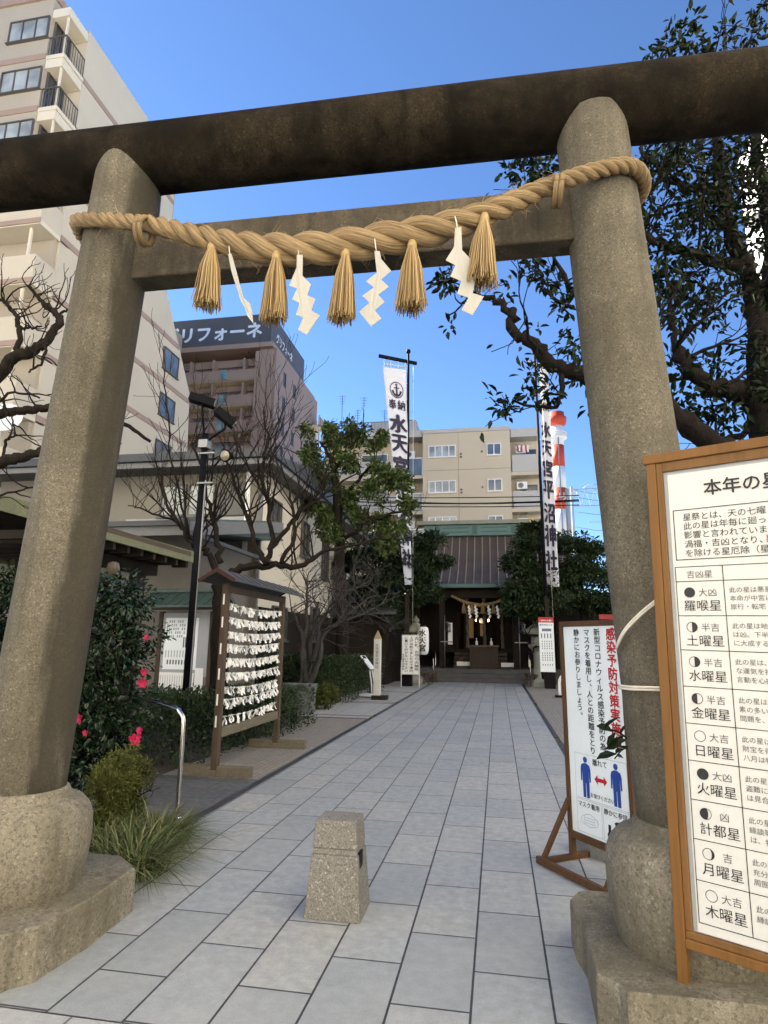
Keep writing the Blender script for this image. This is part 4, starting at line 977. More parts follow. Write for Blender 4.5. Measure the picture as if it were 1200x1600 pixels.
P, D = clumps([((0, 0, .28), (.42, .42, .34))], 4200, r, 40, .3); leaf_mesh('foliage', P, D, .05, L_shrub, t, .5, -.1, 74)
b = MB(); tips = []; grow(b, (0, 0, 0), (0, 0, 1), .25, .02, 2, r, tips, .6); b.build('stem', M_bark, t)

# ================================================================== granite planters
M_plant = granite('planter_stone', (.13, .137, .145), (.07, .07, .075), (.22, .23, .24), (.09, .09, .09), .4, 120, .3, False)
for k, (px, py, Y, w_, h, lab) in enumerate(((474, 1113, 14.15, .50, .62, 'square grey granite planter block beside the grey leafless tree'), (452, 1108, 14.9, .34, .58, 'paler slim granite block half hidden behind the fortune rack'))):
    p = at(px, py, Y); t = thing('granite_planter', lab, 'planter', (p.x, p.y, 0))
    b = MB(); b.cbox((0, 0, h * .42), (w_ * .88, w_ * .88, h * .84)); b.build('body', M_plant, t, .008)
    b = MB(); b.cbox((0, 0, h * .92), (w_, w_, h * .16)); b.cbox((0, 0, h * .80), (w_ * .93, w_ * .93, h * .08)); b.build('rim', M_plant, t, .01)

# ================================================================== materials for buildings
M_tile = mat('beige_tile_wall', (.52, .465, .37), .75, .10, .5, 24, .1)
M_tile2 = mat('shaded_tile_wall', (.38, .335, .27), .75, .10, .5, 24, .1)  # the beige tile again, darkened for the weaker light on the front
M_pink = mat('pink_band', (.32, .235, .19), .7, .12, 1, 20, .05)
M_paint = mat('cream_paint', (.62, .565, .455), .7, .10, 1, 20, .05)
M_brown = mat('brown_tile_wall', (.32, .22, .165), .7, .12, .8, 20, .08)
M_brown2 = mat('pinkish_tile_wall', (.28, .20, .165), .7, .1, .8, 20, .08)
M_signbd = mat('rooftop_sign_board', (.085, .078, .080), .5, .12, .5, 10, .0)
M_beige = mat('beige_render', (.52, .455, .35), .8, .08, .35, 16, .06)
M_beige2 = mat('pale_render', (.44, .43, .41), .8, .08, .5, 16, .06)
M_alu = mat('window_aluminium', (.12, .11, .10), .4, .15, 4, 40, 0, metal=.4)
M_whitef = mat('white_window_frame', (.72, .73, .74), .4, .05, 4, 40, 0)
M_glass = glass('window_glass', (.10, .13, .16), .08)
M_curt = glass('curtained_glass', (.30, .33, .33), .12, .35)
M_gdark = glass('dark_glass', (.03, .035, .045), .08)
M_redp = mat('red_tower_paint', (.55, .06, .025), .6, .12, .2, 6, 0)
M_whtp = mat('white_tower_paint', (.78, .78, .77), .6, .06, .2, 6, 0)
M_slateroof = mat('dark_roof_tile', (.05, .055, .06), .5, .25, 3, 30, .2)
M_roofbr = mat('brown_metal_roof', (.068, .053, .043), .5, .25, 1.2, 20, .15)
M_conc = mat('pale_concrete', (.40, .39, .37), .8, .15, 1, 20, .1)

def window(parent, axis, a0, a1, z0, z1, face, out, frame=M_alu, g=M_glass, mull=1, t=.05, d=.09):
    """axis 'x': wall faces -Y at y=face; axis 'y': wall faces +X at x=face. a0..a1 along the wall"""
    def bx(b, u0, u1, w0, w1, e0, e1):
        lo, hi = face + out * e0, face + out * e1
        if lo > hi: lo, hi = hi, lo
        if axis == 'x': b.box(u0, u1, lo, hi, w0, w1)
        else: b.box(lo, hi, u0, u1, w0, w1)
    b = MB(); bx(b, a0, a1, z0, z0 + t, -.02, d); bx(b, a0, a1, z1 - t, z1, -.02, d); bx(b, a0, a0 + t, z0 + t, z1 - t, -.02, d); bx(b, a1 - t, a1, z0 + t, z1 - t, -.02, d)
    for k in range(1, mull + 1):
        u = a0 + (a1 - a0) * k / (mull + 1); bx(b, u - t / 2, u + t / 2, z0 + t, z1 - t, -.02, d * .8)
    bx(b, a0 - .06, a1 + .06, z0 - .05, z0 - .002, -.02, d * 1.5)
    f = b.build('window', frame, parent)
    b = MB(); bx(b, a0 + t, a1 - t, z0 + t, z1 - t, -.01, .03); b.build('pane', g, f); return f

# ================================================================== tall apartment block on the left
ap = thing('apartment_block', 'tall beige apartment block with pink floor bands at the left, behind the torii', 'building', (-30, 24, 0)); A0 = Vector((-30, 24, 0))
def B_(name, m, parent, *boxes, bevel=0):
    for q in boxes:
        b = MB(); b.box(*q); o = b.build(name, m, None, bevel); o.parent = parent; o.matrix_parent_inverse = parent_inv(parent)
    return o
def parent_inv(p):
    M = Matrix.Identity(4); q = p
    while q is not None: M = M @ q.matrix_basis.inverted() if q.parent is None else M; q = q.parent
    return M
def put(o, p):
    o.parent = p; o.matrix_parent_inverse = parent_inv(p); return o
def win(parent, *a, **k):
    f = window(None, *a, **k); return put(f, parent)
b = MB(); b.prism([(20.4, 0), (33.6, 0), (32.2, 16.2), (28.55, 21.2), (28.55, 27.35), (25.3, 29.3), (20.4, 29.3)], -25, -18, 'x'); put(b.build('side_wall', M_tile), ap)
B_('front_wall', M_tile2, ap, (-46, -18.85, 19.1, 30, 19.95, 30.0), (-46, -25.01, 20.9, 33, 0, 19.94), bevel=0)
B_('penthouse', M_tile2, ap, (-40, -27, 24, 30, 30.01, 32.5)); B_('parapet', M_pink, ap, (-46.1, -18.75, 19.0, 19.095, 29.7, 30.08), (-18.84, -18.75, 19.1, 25, 29.7, 30.08))
B_('shade_wing', M_tile2, ap, (-52, -35, 36, 60, 0, 36), (-52, -40, 33.01, 36, 0, 29))  # unseen wing, added to keep the sun off the shrine
fl = [26.55 - 2.72 * k for k in range(10)]
b = MB()
for k, z in enumerate(fl):
    y1 = 28.6 if z > 21 else (28.55 + (21.2 - z) * .72 if z > 16 else 32.3)
    b.box(-18.0, -17.965, 20.4, min(y1, 33) - .05, z - .14, z + .14)
    if z > 19.9: b.box(-46, -18.86, 19.06, 19.099, z - .14, z + .14)
put(b.build('floor_band', M_pink), ap)
for k, z in enumerate(fl):
    if z > 19.5:          # corner bays with wrapped windows and little balconies
        B_('balcony', M_paint, ap, (-18.84, -17.95, 19.1, 20.38, z - .18, z + .02), (-18.84, -18.0, 19.12, 20.38, z + 2.08, z + 2.53))
        q = MB()
        q.box(-18.0, -17.96, 19.12, 20.36, z + .98, z + 1.03); q.box(-18.84, -18.0, 19.12, 19.16, z + .98, z + 1.03)
        for i in range(9): q.box(-17.995, -17.97, 19.14 + i * .15, 19.16 + i * .15, z + .02, z + .98)
        for i in range(5): q.box(-18.8 + i * .17, -18.78 + i * .17, 19.13, 19.15, z + .02, z + .98)
        put(q.build('balcony_railing', M_alu), ap)
        win(ap, 'x', -20.9, -18.9, z + 1.0, z + 2.15, 19.1, -1, g=M_curt, mull=2); win(ap, 'x', -24.5, -22.4, z + 1.0, z + 2.15, 19.1, -1, g=M_curt)
        win(ap, 'y', 19.3, 20.3, z + .2, z + 2.1, -18.85, 1, g=M_gdark)
        B_('drainpipe', M_paint, ap, (-18.15, -18.07, 19.2, 19.28, z + .02, z + 2.1))
    else:                 # open balconies across the front
        B_('balcony', M_tile, ap, (-32, -18.0, 19.2, 19.33, z + .0, z + 1.12), (-18.12, -18.0, 19.331, 20.39, z + .0, z + 1.12))
        B_('balcony_slab', M_paint, ap, (-32, -18.0, 19.2, 20.89, z - .2, z - .002)); B_('balcony_edge', M_pink, ap, (-32, -17.97, 19.15, 19.195, z - .16, z + .06))
        win(ap, 'x', -29.2, -26.4, z + .1, z + 2.1, 20.9, -1, g=M_gdark); win(ap, 'x', -25.6, -25.2, z + .9, z + 1.7, 20.9, -1, g=M_curt, mull=0)
        B_('balcony_divider', M_tile2, ap, (-25.0, -18.1, 20.2, 20.39, z - .02, z + 2.5))
        B_('drainpipe', M_paint, ap, (-18.6, -18.5, 19.36, 19.46, z + .0, z + 2.5))
    if z < 22:
        for y0, y1, z0_, h in ((24.9, 25.9, .75, 1.3), (29.0, 30.6, .75, 1.3)):
            if z < 17 or y1 < 27: win(ap, 'y', y0, y1, z + z0_, z + z0_ + h, -18.0, 1, g=M_glass, mull=1)
win(ap, 'y', 26.3, 27.2, 23.9, 26.0, -18.0, 1, g=M_gdark)
d = at(10, 655, 19.0)
t = thing('satellite_dish', 'white round satellite dish on the apartment balcony at the left edge', 'dish', d); b = MB()
b.lathe([(.02, 0), (.3, .03), (.55, .1), (.62, .14), (.60, .14), (.5, .09), (.02, .02)], (0, 0, 0), 28); o = b.build('dish', M_whitef, t); o.rotation_euler = (RAD(75), 0, RAD(20))
b = MB(); b.tube([(0, .05, 0), (0, .3, -.1), (0, .32, -.6)], .03, 8); b.build('mount', M_galv, t)

# ================================================================== brown tower with rooftop sign
tw = thing('brown_tower', 'brown tiled tower block with a dark rooftop sign in white katakana letters', 'building', (-31, 66, 0))
B_('front_wall', M_brown, tw, (-44, -25.6, 61.6, 76, 0, 33.4)); B_('side_wall', M_brown2, tw, (-25.59, -23.6, 60.4, 76.5, 0, 33.9))
B_('corner_column', M_brown, tw, (-25.9, -23.95, 60.0, 60.39, 0, 33.5))
B_('rooftop_sign', M_signbd, tw, (-44, -24.2, 60.0, 60.4, 34.5, 38.0), (-24.6, -24.2, 60.401, 72, 34.5, 38.0)); B_('roof_slab', M_brown, tw, (-44, -23.9, 59.9, 76.2, 33.91, 34.49))
b = MB(); b.text('グリフォーネ', -37.5, 35.3, 2.05, 59.97, 0, .035); put(b.build('sign_lettering', mat('sign_white', (.70, .71, .76), .5, .05, 2, 20, 0)), tw)
b = MB(); b.text('グリフォーネ', 0, 0, .95, 0, 0, .03, M=lambda a, c, k: (-24.17 + .01 * k, 61.5 + a, 35.3 + c * 1.5))
put(b.build('sign_lettering', mat('sign_white', (.70, .71, .76), .5, .05, 2, 20, 0)), tw)
for k in range(11):
    z = 31.45 - 3.0 * k
    if z < 8: break
    B_('balcony', M_brown, tw, (-44, -25.95, 60.15, 60.3, z - 1.15, z), (-26.2, -25.95, 60.301, 61.58, z - 1.15, z))
    B_('balcony_slab', mat('cream_soffit', (.82, .68, .45), .8, .05), tw, (-44, -25.95, 60.31, 61.59, z - 1.3, z - 1.16))
    B_('soffit_beam', M_brown, tw, (-44, -25.92, 60.1, 60.14, z - 1.3, z - 1.155))
    B_('glazed_panel', glass('greenish_glass', (.16, .26, .25), .15) if 'greenish_glass' not in _mats else _mats['greenish_glass'], tw, *[(x, x + .8, 60.05, 60.145, z - 1.1, z + .02) for x in (-41, -35.2, -30.0)])
    b = MB()
    for x in (-38.5, -34, -31.2, -27.5): b.box(x, x + .22, 60.35, 61.55, z + .02, z + 1.5)
    b.box(-44, -25.62, 61.3, 61.58, z + .9, z + 1.52); put(b.build('partition', M_brown, None), tw)
    for x in (-37.8, -33.6, -30.7): win(tw, 'x', x, x + 2.3, z - 1.1, z + .85, 61.6, -1, g=M_glass, frame=M_brown)
    if k < 7:
        for y in (63.0, 66.5): win(tw, 'y', y, y + .7, z - .9, z + .7, -23.6, 1, g=M_gdark, mull=0)
B_('escape_stair', M_paint, tw, *[(-23.59, -22.4, 74, 76.4, 29.5 - 3 * k, 29.7 - 3 * k) for k in range(9)], (-23.59, -23.4, 76.0, 76.4, 3, 31), (-22.6, -22.4, 74, 74.2, 3, 31))
B_('stair_panel', M_brown2, tw, *[(-22.39, -22.3, 74, 76.4, 29.7 - 3 * k, 30.7 - 3 * k) for k in range(0, 9, 2)])

# ================================================================== beige apartments behind the shrine
bg_ = thing('beige_apartments', 'low beige apartment building with white windows behind the shrine roof', 'building', (-4, 56, 0))
B_('wall', M_beige, bg_, (-5.9, 1.42, 50, 62, 0, 19.2)); B_('cornice', M_beige2, bg_, (-5.95, 1.47, 49.92, 62, 19.21, 19.55))
B_('recessed_wall', M_beige, bg_, (-15, -5.91, 51.6, 62, 0, 19.0), (1.43, 3.75, 51.4, 62, 0, 18.6)); B_('roof_slab', M_beige2, bg_, (-15, -5.96, 50.1, 62, 19.01, 19.6), (1.48, 3.8, 50.1, 62, 18.61, 19.35))
B_('penthouse', M_beige2, bg_, (-11.0, -6.8, 52.5, 58, 19.61, 21.5)); B_('groove', mat('render_groove', (.24, .21, .16)), bg_, (-2.9, -2.87, 49.985, 49.999, 6, 19.2), (-5.9, 1.42, 49.985, 49.998, 15.9, 15.93), (-5.9, 1.42, 49.985, 49.998, 12.85, 12.88))
for z in (17.05, 13.95, 10.85):
    win(bg_, 'x', -5.42, -3.1, z, z + 1.05, 50, -1, frame=M_whitef, g=M_curt, mull=3, t=.08); win(bg_, 'x', -.52, .68, z, z + 1.05, 50, -1, frame=M_whitef, g=M_glass, mull=1, t=.08)
    B_('vent', M_alu, bg_, (-2.75, -2.58, 49.93, 49.984, z + .15, z + .3), (-2.75, -2.58, 49.93, 49.984, z - .1, z + .04), (-1.0, -.85, 49.93, 49.984, z + .3, z + .45))
    B_('balcony', M_beige2, bg_, (1.55, 3.75, 50.1, 50.25, z - 1.45, z - .0), (-15, -8.0, 50.1, 50.25, z - 1.45, z - .1)); B_('balcony_slab', M_beige, bg_, (1.43, 3.75, 50.12, 51.39, z - 1.75, z - 1.46), (-15, -5.91, 50.12, 51.59, z - 1.75, z - 1.46))
    B_('balcony_window', M_whitef, bg_, (-7.9, -7.82, 50.1, 50.2, z - 1.45, z + .1), (-6.0, -5.92, 50.1, 50.2, z - 1.45, z + .1), (-7.82, -6.0, 50.1, 50.2, z + .02, z + .1)); B_('balcony_glass', M_glass, bg_, (-7.8, -6.02, 50.12, 50.18, z - 1.4, z + .0))
    win(bg_, 'x', -11.6, -9.2, z - 1.2, z + 1.0, 51.6, -1, frame=M_whitef, g=M_glass, mull=1, t=.08); win(bg_, 'x', 2.4, 3.6, z - 1.2, z + .8, 51.4, -1, frame=M_alu, g=M_gdark)
    for x, y in ((-7.1, 50.9), (2.3, 50.8)):
        t = thing('air_conditioner', 'white air conditioner on the %s balcony of the beige apartments, %s' % ('left' if x < 0 else 'right', {17.05: 'top floor', 13.95: 'second floor down', 10.85: 'lowest floor'}[z]), 'air conditioner', (x, y, z + .3), 0, 'air conditioners on the beige apartments')
        b = MB(); b.box(-.42, .42, -.15, .15, 0, .62); b.build('casing', M_whitef, t, .02)
        b = MB(); b.ring((-.1, -.156, .31), .21, .25, 20); b.disc((-.1, -.154, .31), .2, mi=1)
        for i in range(-3, 4): b.box(-.1 - .2, -.1 + .2, -.162, -.157, .31 + i * .055, .318 + i * .055)
        b.build('fan_grille', [M_galv, M_gdark], t)
        b = MB(); b.box(-.4, -.35, -.12, .12, .6, 1.15); b.box(.35, .4, -.12, .12, .6, 1.15); b.build('bracket', M_galv, t)
b = MB()
for i in range(28): b.box(-15 + i * .3, -14.96 + i * .3, 50.3, 50.34, 19.6, 20.6)
b.box(-15, -6.8, 50.29, 50.35, 20.6, 20.66); put(b.build('roof_railing', M_galv), bg_)
for x, h, y in ((-13.9, 24.5, 53), (-12.6, 23.4, 54), (-11.8, 24.2, 53), (-9.8, 22.8, 53), (-7.6, 22.6, 53)):
    b = MB(); b.cyl((0, 0, 0), (0, 0, h - 19.6), .03, n=6)
    for i in range(4): b.bar((-.35 + .05 * i, 0, h - 19.7 - .25 * i), (.35 - .05 * i, 0, h - 19.7 - .25 * i), .025, .025)
    tag(b.build('roof_antenna', M_galv, None, loc=(x, y, 19.6)), 'thin rooftop aerial on the left wing of the beige apartments', 'aerial', 'aerials on the beige apartments')
t = thing('hanging_laundry', 'red and white laundry hanging on the top right balcony of the beige apartments', 'laundry', at(817, 702, 50.0)); b = MB()
for i in range(6): b.box(-.5 + i * .17, -.38 + i * .17, -.02, .02, -.05 - .1 * (i % 3), .35, i % 2)
b.build('clothes', [M_redp, M_white], t); b = MB(); b.bar((-.7, 0, .42), (.7, 0, .42), .03, .03); b.bar((0, 0, .42), (0, .0, 1.0), .02, .02); b.build('rail', M_galv, t)

# overhead cables
for k, (y0, y1, dz) in enumerate(((777, 774, .1), (784, 781, .2), (790, 789, .12), (780, 783, .25))):
    b = MB(); a, c = at(560, y0, 46), at(905, y1, 44); b.tube([a + (c - a) * s_ - Vector((0, 0, dz * 4 * s_ * (1 - s_))) for s_ in np.linspace(0, 1, 14)], .035 if k != 1 else .05, 5)
    tag(b.build('overhead_cable', M_black), 'black overhead cable crossing in front of the beige apartments', 'cable', 'overhead cables before the beige apartments')

# ================================================================== red and white chimney, railway gantry, utility pole, white block
ch = thing('striped_chimney', 'tall red and white striped chimney stack right of the shrine', 'chimney', (15.75, 150, 0))
zz_ = [0, 28, 33.6, 38.9, 44.3, 49.8, 55.0]
for k in range(6):
    b = MB(); b.cyl((0, 0, zz_[k] + (.01 if k else 0)), (0, 0, zz_[k + 1]), 1.78 - .006 * zz_[k], 1.78 - .006 * zz_[k + 1], 28); b.build('red_band' if k in (2, 4) else 'white_band', M_redp if k in (2, 4) else M_whtp, ch)
b = MB(); b.lathe([(1.5, 54.8), (2.2, 55.3), (2.4, 56.2), (2.4, 57.0), (1.9, 57.2), (1.9, 58.3), (1.2, 58.35)], (0, 0, 0), 28); b.build('red_band', M_redp, ch)
b = MB(); b.lathe([(1.7, 51.4), (2.3, 51.6), (2.3, 52.0), (1.7, 52.1)], (0, 0, 0), 28); b.lathe([(2.28, 52.9), (2.34, 52.9), (2.34, 53.0), (2.28, 53.0)], (0, 0, 0), 28)
for i in range(16): a = i * math.pi / 8; b.cyl((2.3 * math.cos(a), 2.3 * math.sin(a), 52), (2.3 * math.cos(a), 2.3 * math.sin(a), 53), .03, n=5)
b.build('platform', M_whtp, ch)
b = MB(); b.box(-.12, .12, -1.95, -1.75, 5, 52); b.build('ladder', M_galv, ch)
ga = thing('railway_gantry', 'pale steel lattice gantry beyond the trees, between chimney and torii pillar', 'gantry', (13, 90, 0)); b = MB()
for z in (23.8, 21.3): b.bar((-1.9, 0, z), (14, 0, z), .16, .16)
for i in range(12): b.bar((-1.9 + i * 1.3, 0, 21.3), (-1.25 + i * 1.3, 0, 23.8), .09, .09); b.bar((-1.25 + i * 1.3, 0, 23.8), (-.6 + i * 1.3, 0, 21.3), .09, .09)
for x in (-1.9, 13): b.bar((x, 0, 0), (x, 0, 24.2), .35, .35)
b.bar((.2, 0, 18.9), (3, 0, 18.9), .1, .1); b.bar((2.4, 0, 17.8), (2.4, 0, 18.9), .1, .1)
b.tube([(-.3, 0, 23.9), (.4, 0, 24.4), (1.6, 0, 24.4), (2.2, 0, 23.9)], .06, 5); b.build('truss', mat('pale_steel_paint', (.42, .50, .55), .5), ga)
for z0, z1 in ((23.6, 22.4), (20.4, 19.6), (18.2, 17.2), (22.6, 21.5)):
    b = MB(); b.tube([(10.6, 89, z0), (14, 89, (z0 + z1) / 2 - .2), (19, 88, z1)], .045, 4); tag(b.build('railway_wire', M_galv), 'thin railway wire strung beside the lattice gantry', 'wire', 'railway wires by the gantry')
p = at(889, 800, 60); ut = thing('utility_pole', 'pale concrete utility pole standing next to the striped chimney', 'utility pole', (p.x, 60, 0)); zt = at(887, 764, 60).z
b = MB(); b.cyl((0, 0, 0), (-.1, 0, zt), .26, .2, 12); b.build('pole', M_conc, ut)
b = MB(); b.bar((-.9, -.1, zt - .8), (.9, -.1, zt - .6), .09, .09); b.bar((-.5, -.1, zt - 1.1), (.6, -.1, zt - .2), .07, .07)
for x in (-.8, -.4, .4, .8): b.cyl((x, -.1, zt - .65), (x, -.1, zt - .35), .05, n=8)
b.build('crossarm', M_whitef, ut)
wb = thing('white_tower', 'sunlit white apartment tower seen through the evergreen at the right edge', 'building', (20, 30, 0))
B_('wall', M_whtp, wb, (14.6, 26, 24, 34.3, 0, 29.5)); 
for k in range(8):
    z = 3 + 3 * k
    B_('balcony', M_beige2, wb, (14.0, 14.59, 24.3, 32.6, z, z + 1.1)); win(wb, 'y', 25, 31.5, z + 1.2, z + 2.4, 14.6, -1, g=M_gdark, mull=3)

# ================================================================== traditional house on the left
ho = thing('shrine_house', 'two storey cream house with dark tiled eaves behind the bare trees', 'house', (-9, 18, 0))
M_hpl = mat('shaded_house_plaster', (.20, .185, .155), .8, .12, 1, 20, .05)  # cream plaster toned down; the front wall's shade is in the colour
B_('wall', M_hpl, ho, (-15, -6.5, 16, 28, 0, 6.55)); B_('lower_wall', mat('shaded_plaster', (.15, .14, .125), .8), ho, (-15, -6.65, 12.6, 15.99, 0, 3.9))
B_('white_panel', mat('grey_white_panel', (.34, .35, .37), .7), ho, (-10.6, -6.8, 15.96, 15.995, 4.25, 5.0))
for x0, x1, g in ((-9.55, -8.75, M_curt), (-8.7, -7.85, M_curt)): win(ho, 'x', x0, x1, 5.05, 6.0, 16, -1, g=g, mull=0)
B_('shutter', mat('grey_shutter', (.12, .115, .11), .6), ho, (-7.8, -6.95, 15.93, 15.99, 5.05, 6.02)); B_('corner_trim', M_white, ho, (-6.93, -6.8, 15.93, 15.99, 3.9, 6.5))
for y0, y1, z0, z1 in ((16.6, 17.5, 4.6, 5.7), (19.6, 20.4, 4.4, 5.6), (22.2, 23.0, 3.9, 5.5), (24.0, 24.8, 3.9, 5.5), (17.2, 18.4, 1.6, 2.6), (21, 22, 1.6, 2.8)): win(ho, 'y', y0, y1, z0, z1, -6.46, 1, g=M_gdark, mull=1)
b = MB(); b.prism([(15.15, 6.3), (15.15, 6.56), (22, 7.7), (28.9, 6.56), (28.9, 6.3)], -15.6, -5.9, 'x'); ro = put(b.build('roof', M_slateroof), ho)
M_fasc = mat('grey_fascia', (.15, .153, .157), .6)
B_('eave_fascia', M_fasc, ho, (-15.6, -5.87, 15.08, 15.145, 6.27, 6.42), (-5.895, -5.83, 15.15, 28.9, 6.27, 6.42)); B_('gutter', M_slateroof, ho, (-15.6, -5.76, 14.98, 15.07, 6.44, 6.55), (-5.825, -5.74, 15.08, 28.9, 6.44, 6.55), (-15.6, -5.9, 15.146, 15.4, 6.565, 6.72))
b = MB(); b.prism([(10.7, 3.62), (10.7, 3.78), (15.98, 4.75), (15.98, 4.3)], -15.6, -5.8, 'x'); put(b.build('lower_roof', M_tealroof), ho)
B_('lower_fascia', M_fasc, ho, (-15.6, -5.77, 10.63, 10.695, 3.52, 3.76)); b = MB(); b.prism([(10.7, 3.52), (10.7, 3.8), (15.9, 4.78), (15.9, 4.5)], -5.795, -5.74, 'x'); put(b.build('verge_board', M_fasc), ho)
b = MB()
for i in range(20): x = -15.4 + i * .49; b.bar((x, 10.72, 3.80), (x, 15.9, 4.76), .06, .06)
for i in range(12): b.bar((-5.80, 10.8 + i * .44, 3.84 + i * .082), (-6.1, 10.8 + i * .44, 3.86 + i * .082), .05, .05)
put(b.build('roof_batten', M_tealroof), ho); B_('lower_gutter', M_slateroof, ho, (-15.6, -5.7, 10.55, 10.625, 3.70, 3.80), (-5.735, -5.66, 10.6, 15.9, 3.52, 3.60))
B_('side_wall', M_paint, ho, (-6.497, -6.46, 16.01, 28, 2.51, 6.3))  # lighter cream sheet; the sunlight on this side is in its colour
B_('timber_skirt', M_dkwood, ho, (-6.495, -6.44, 16.3, 28, 0, 2.5))
B_('drainpipe', M_fasc, ho, (-6.49, -6.4, 15.9, 15.99, .2, 6.2))

# ================================================================== water pavilion at the left
pv = thing('water_pavilion', 'low roofed purification pavilion behind the camellia hedge, left of the pole', 'pavilion', (-6.0, 7.2, 0))
for x in (-7.0, -5.1):
    for y in (6.1, 8.1): B_('post', M_dkwood, pv, (x - .08, x + .08, y - .08, y + .08, 0, 2.9))
b = MB(); b.prism([(-7.6, 2.78), (-7.6, 2.86), (-6.05, 3.26), (-4.5, 2.86), (-4.5, 2.78), (-6.05, 3.10)][::-1], 5.9, 8.5, 'y'); put(b.build('roof', wood('roof_boards', (.075, .062, .048), .8, 1)), pv)
B_('eave_fascia', mat('mossy_board', (.13, .14, .085), .8, .3, 5), pv, (-4.515, -4.47, 5.88, 8.52, 2.70, 2.785), (-7.63, -7.6, 5.88, 8.52, 2.70, 2.785))
b = MB(); b.prism([(-7.6, 2.70), (-7.6, 2.88), (-6.05, 3.30), (-4.5, 2.88), (-4.5, 2.70), (-6.05, 3.12)][::-1], 5.83, 5.895, 'y'); put(b.build('verge_board', _mats['mossy_board']), pv); b = MB(); b.prism([(-7.6, 2.70), (-7.6, 2.88), (-6.05, 3.30), (-4.5, 2.88), (-4.5, 2.70), (-6.05, 3.12)][::-1], 8.505, 8.57, 'y'); put(b.build('verge_board', _mats['mossy_board']), pv)
b = MB(); 
for i in range(9): b.box(-4.75, -4.52, 6.0 + i * .3, 6.06 + i * .3, 2.62, 2.75); b.box(-6.9, -4.76, 6.0 + i * .3, 6.06 + i * .3, 2.66, 2.76)
b.box(-5.2, -5.0, 5.95, 8.45, 2.5, 2.655); put(b.build('rafters', M_dkwood), pv)
B_('water_basin', M_grey, pv, (-6.6, -5.5, 6.5, 7.7, 0, .75), bevel=.03)
# round stone on top of the hedge line
b = MB(); b.lathe([(.02, -.12), (.065, -.08), (.075, 0), (.06, .06), (.02, .08)], (0, 0, 0), 20); b.cyl((0, 0, -2.1), (0, 0, -.15), .12, .1, 12)
tag(b.build('stone_post', M_stone, None, loc=at(177, 888, 6.6)), 'round topped stone post poking above the camellia hedge', 'post')

# ================================================================== neighbouring street buildings round the forecourt (they shade it and bounce the sun into it)
def street_block(name, lab, x0, x1, y0, y1, h, m, faces):
    t = thing(name, lab, 'building', ((x0 + x1) / 2, (y0 + y1) / 2, 0)); B_('wall', m, t, (x0, x1, y0, y1, 0, h)); B_('parapet', M_conc, t, (x0 - .1, x1 + .1, y0 - .1, y1 + .1, h + .002, h + .5))
    z = 4.0
    while z < h - 2:
        for f, sgn in faces:
            if f in (x0, x1):
                y = y0 + 1.5
                while y < y1 - 2.5: win(t, 'y', y, y + 1.6, z, z + 1.5, f, sgn, frame=M_whitef, g=M_glass); y += 4.6
            else:
                x = x0 + 1.5
                while x < x1 - 2.5: win(t, 'x', x, x + 1.6, z, z + 1.5, f, sgn, frame=M_whitef, g=M_glass); x += 4.6
        z += 3.2
M_pale = mat('pale_facade', (.74, .70, .62), .8, .05, .5, 16, .05)
street_block('street_building', 'pale sunlit office building along the right side of the street', 9.6, 22, -30, 13.5, 26, M_pale, ((9.6, -1),))
street_block('street_building', 'pale office building across the street behind the forecourt', -34, 9, -34, -10, 30, M_pale, ((-10, 1),))

# ================================================================== shrine hall
sh = thing('shrine_hall', 'dark wooden shrine hall with brown seamed roof and green ridge at the path end', 'shrine', (-.85, 30.5, 0))
pr_ = [(27.7, 4.18), (28.2, 4.42), (28.9, 4.86), (29.6, 5.42), (30.2, 6.05), (30.75, 6.85)]
b = MB(); b.prism(pr_ + [(30.75, 6.6), (30.1, 5.78), (29.4, 5.1), (28.7, 4.6), (27.7, 4.06)][:5], -5.2, 3.5, 'x'); put(b.build('roof', M_roofbr), sh)
b = MB()
for i in range(24):
    x = -5.1 + i * .372
    for k in range(5): b.bar((x, pr_[k][0], pr_[k][1] + .03), (x, pr_[k + 1][0], pr_[k + 1][1] + .03), .045, .06)
put(b.build('roof_seam', mat('seam_metal', (.23, .18, .125), .5, .2)), sh)
B_('eave_trim', M_copper, sh, (-5.25, 3.55, 27.62, 27.695, 4.04, 4.20)); B_('ridge', M_copper, sh, (-3.55, 1.95, 30.6, 31.1, 6.9, 7.45), bevel=.02); B_('ridge_cap', mat('ridge_cap_copper', (.20, .21, .17), .6), sh, (-3.9, 2.3, 30.45, 31.25, 7.46, 7.66), bevel=.02)
b = MB()
for x in (-2.9, -1.0, .9): b.box(x - .12, x + .12, 30.57, 30.6, 6.98, 7.38)
for x0, x1 in ((-2.6, -1.3), (-.7, .6)): b.box(x0, x1, 30.585, 30.6, 7.05, 7.12); b.box(x0, x1, 30.585, 30.6, 7.26, 7.33)
put(b.build('ridge_ornament', mat('dark_copper', (.05, .10, .09), .6)), sh)
b = MB(); b.prism([(-.1, 6.85), (.1, 6.85), (.22, 7.2), (.12, 7.75), (-.12, 7.75), (-.22, 7.2)], 30.4, 30.5, 'y', M=Matrix.Translation((1.82, 0, 0))); put(b.build('ridge_end', mat('gilt_tile', (.45, .34, .14), .5)), sh)
b = MB(); b.prism([(30.75, 6.6), (30.75, 6.85), (36, 4.2), (36, 4.0)], -5.2, 3.5, 'x'); put(b.build('rear_roof', M_roofbr), sh)
for x in (-2.45, .78): B_('porch_post', M_dkwood, sh, (x - .12, x + .12, 28.1, 28.34, .52, 4.0))
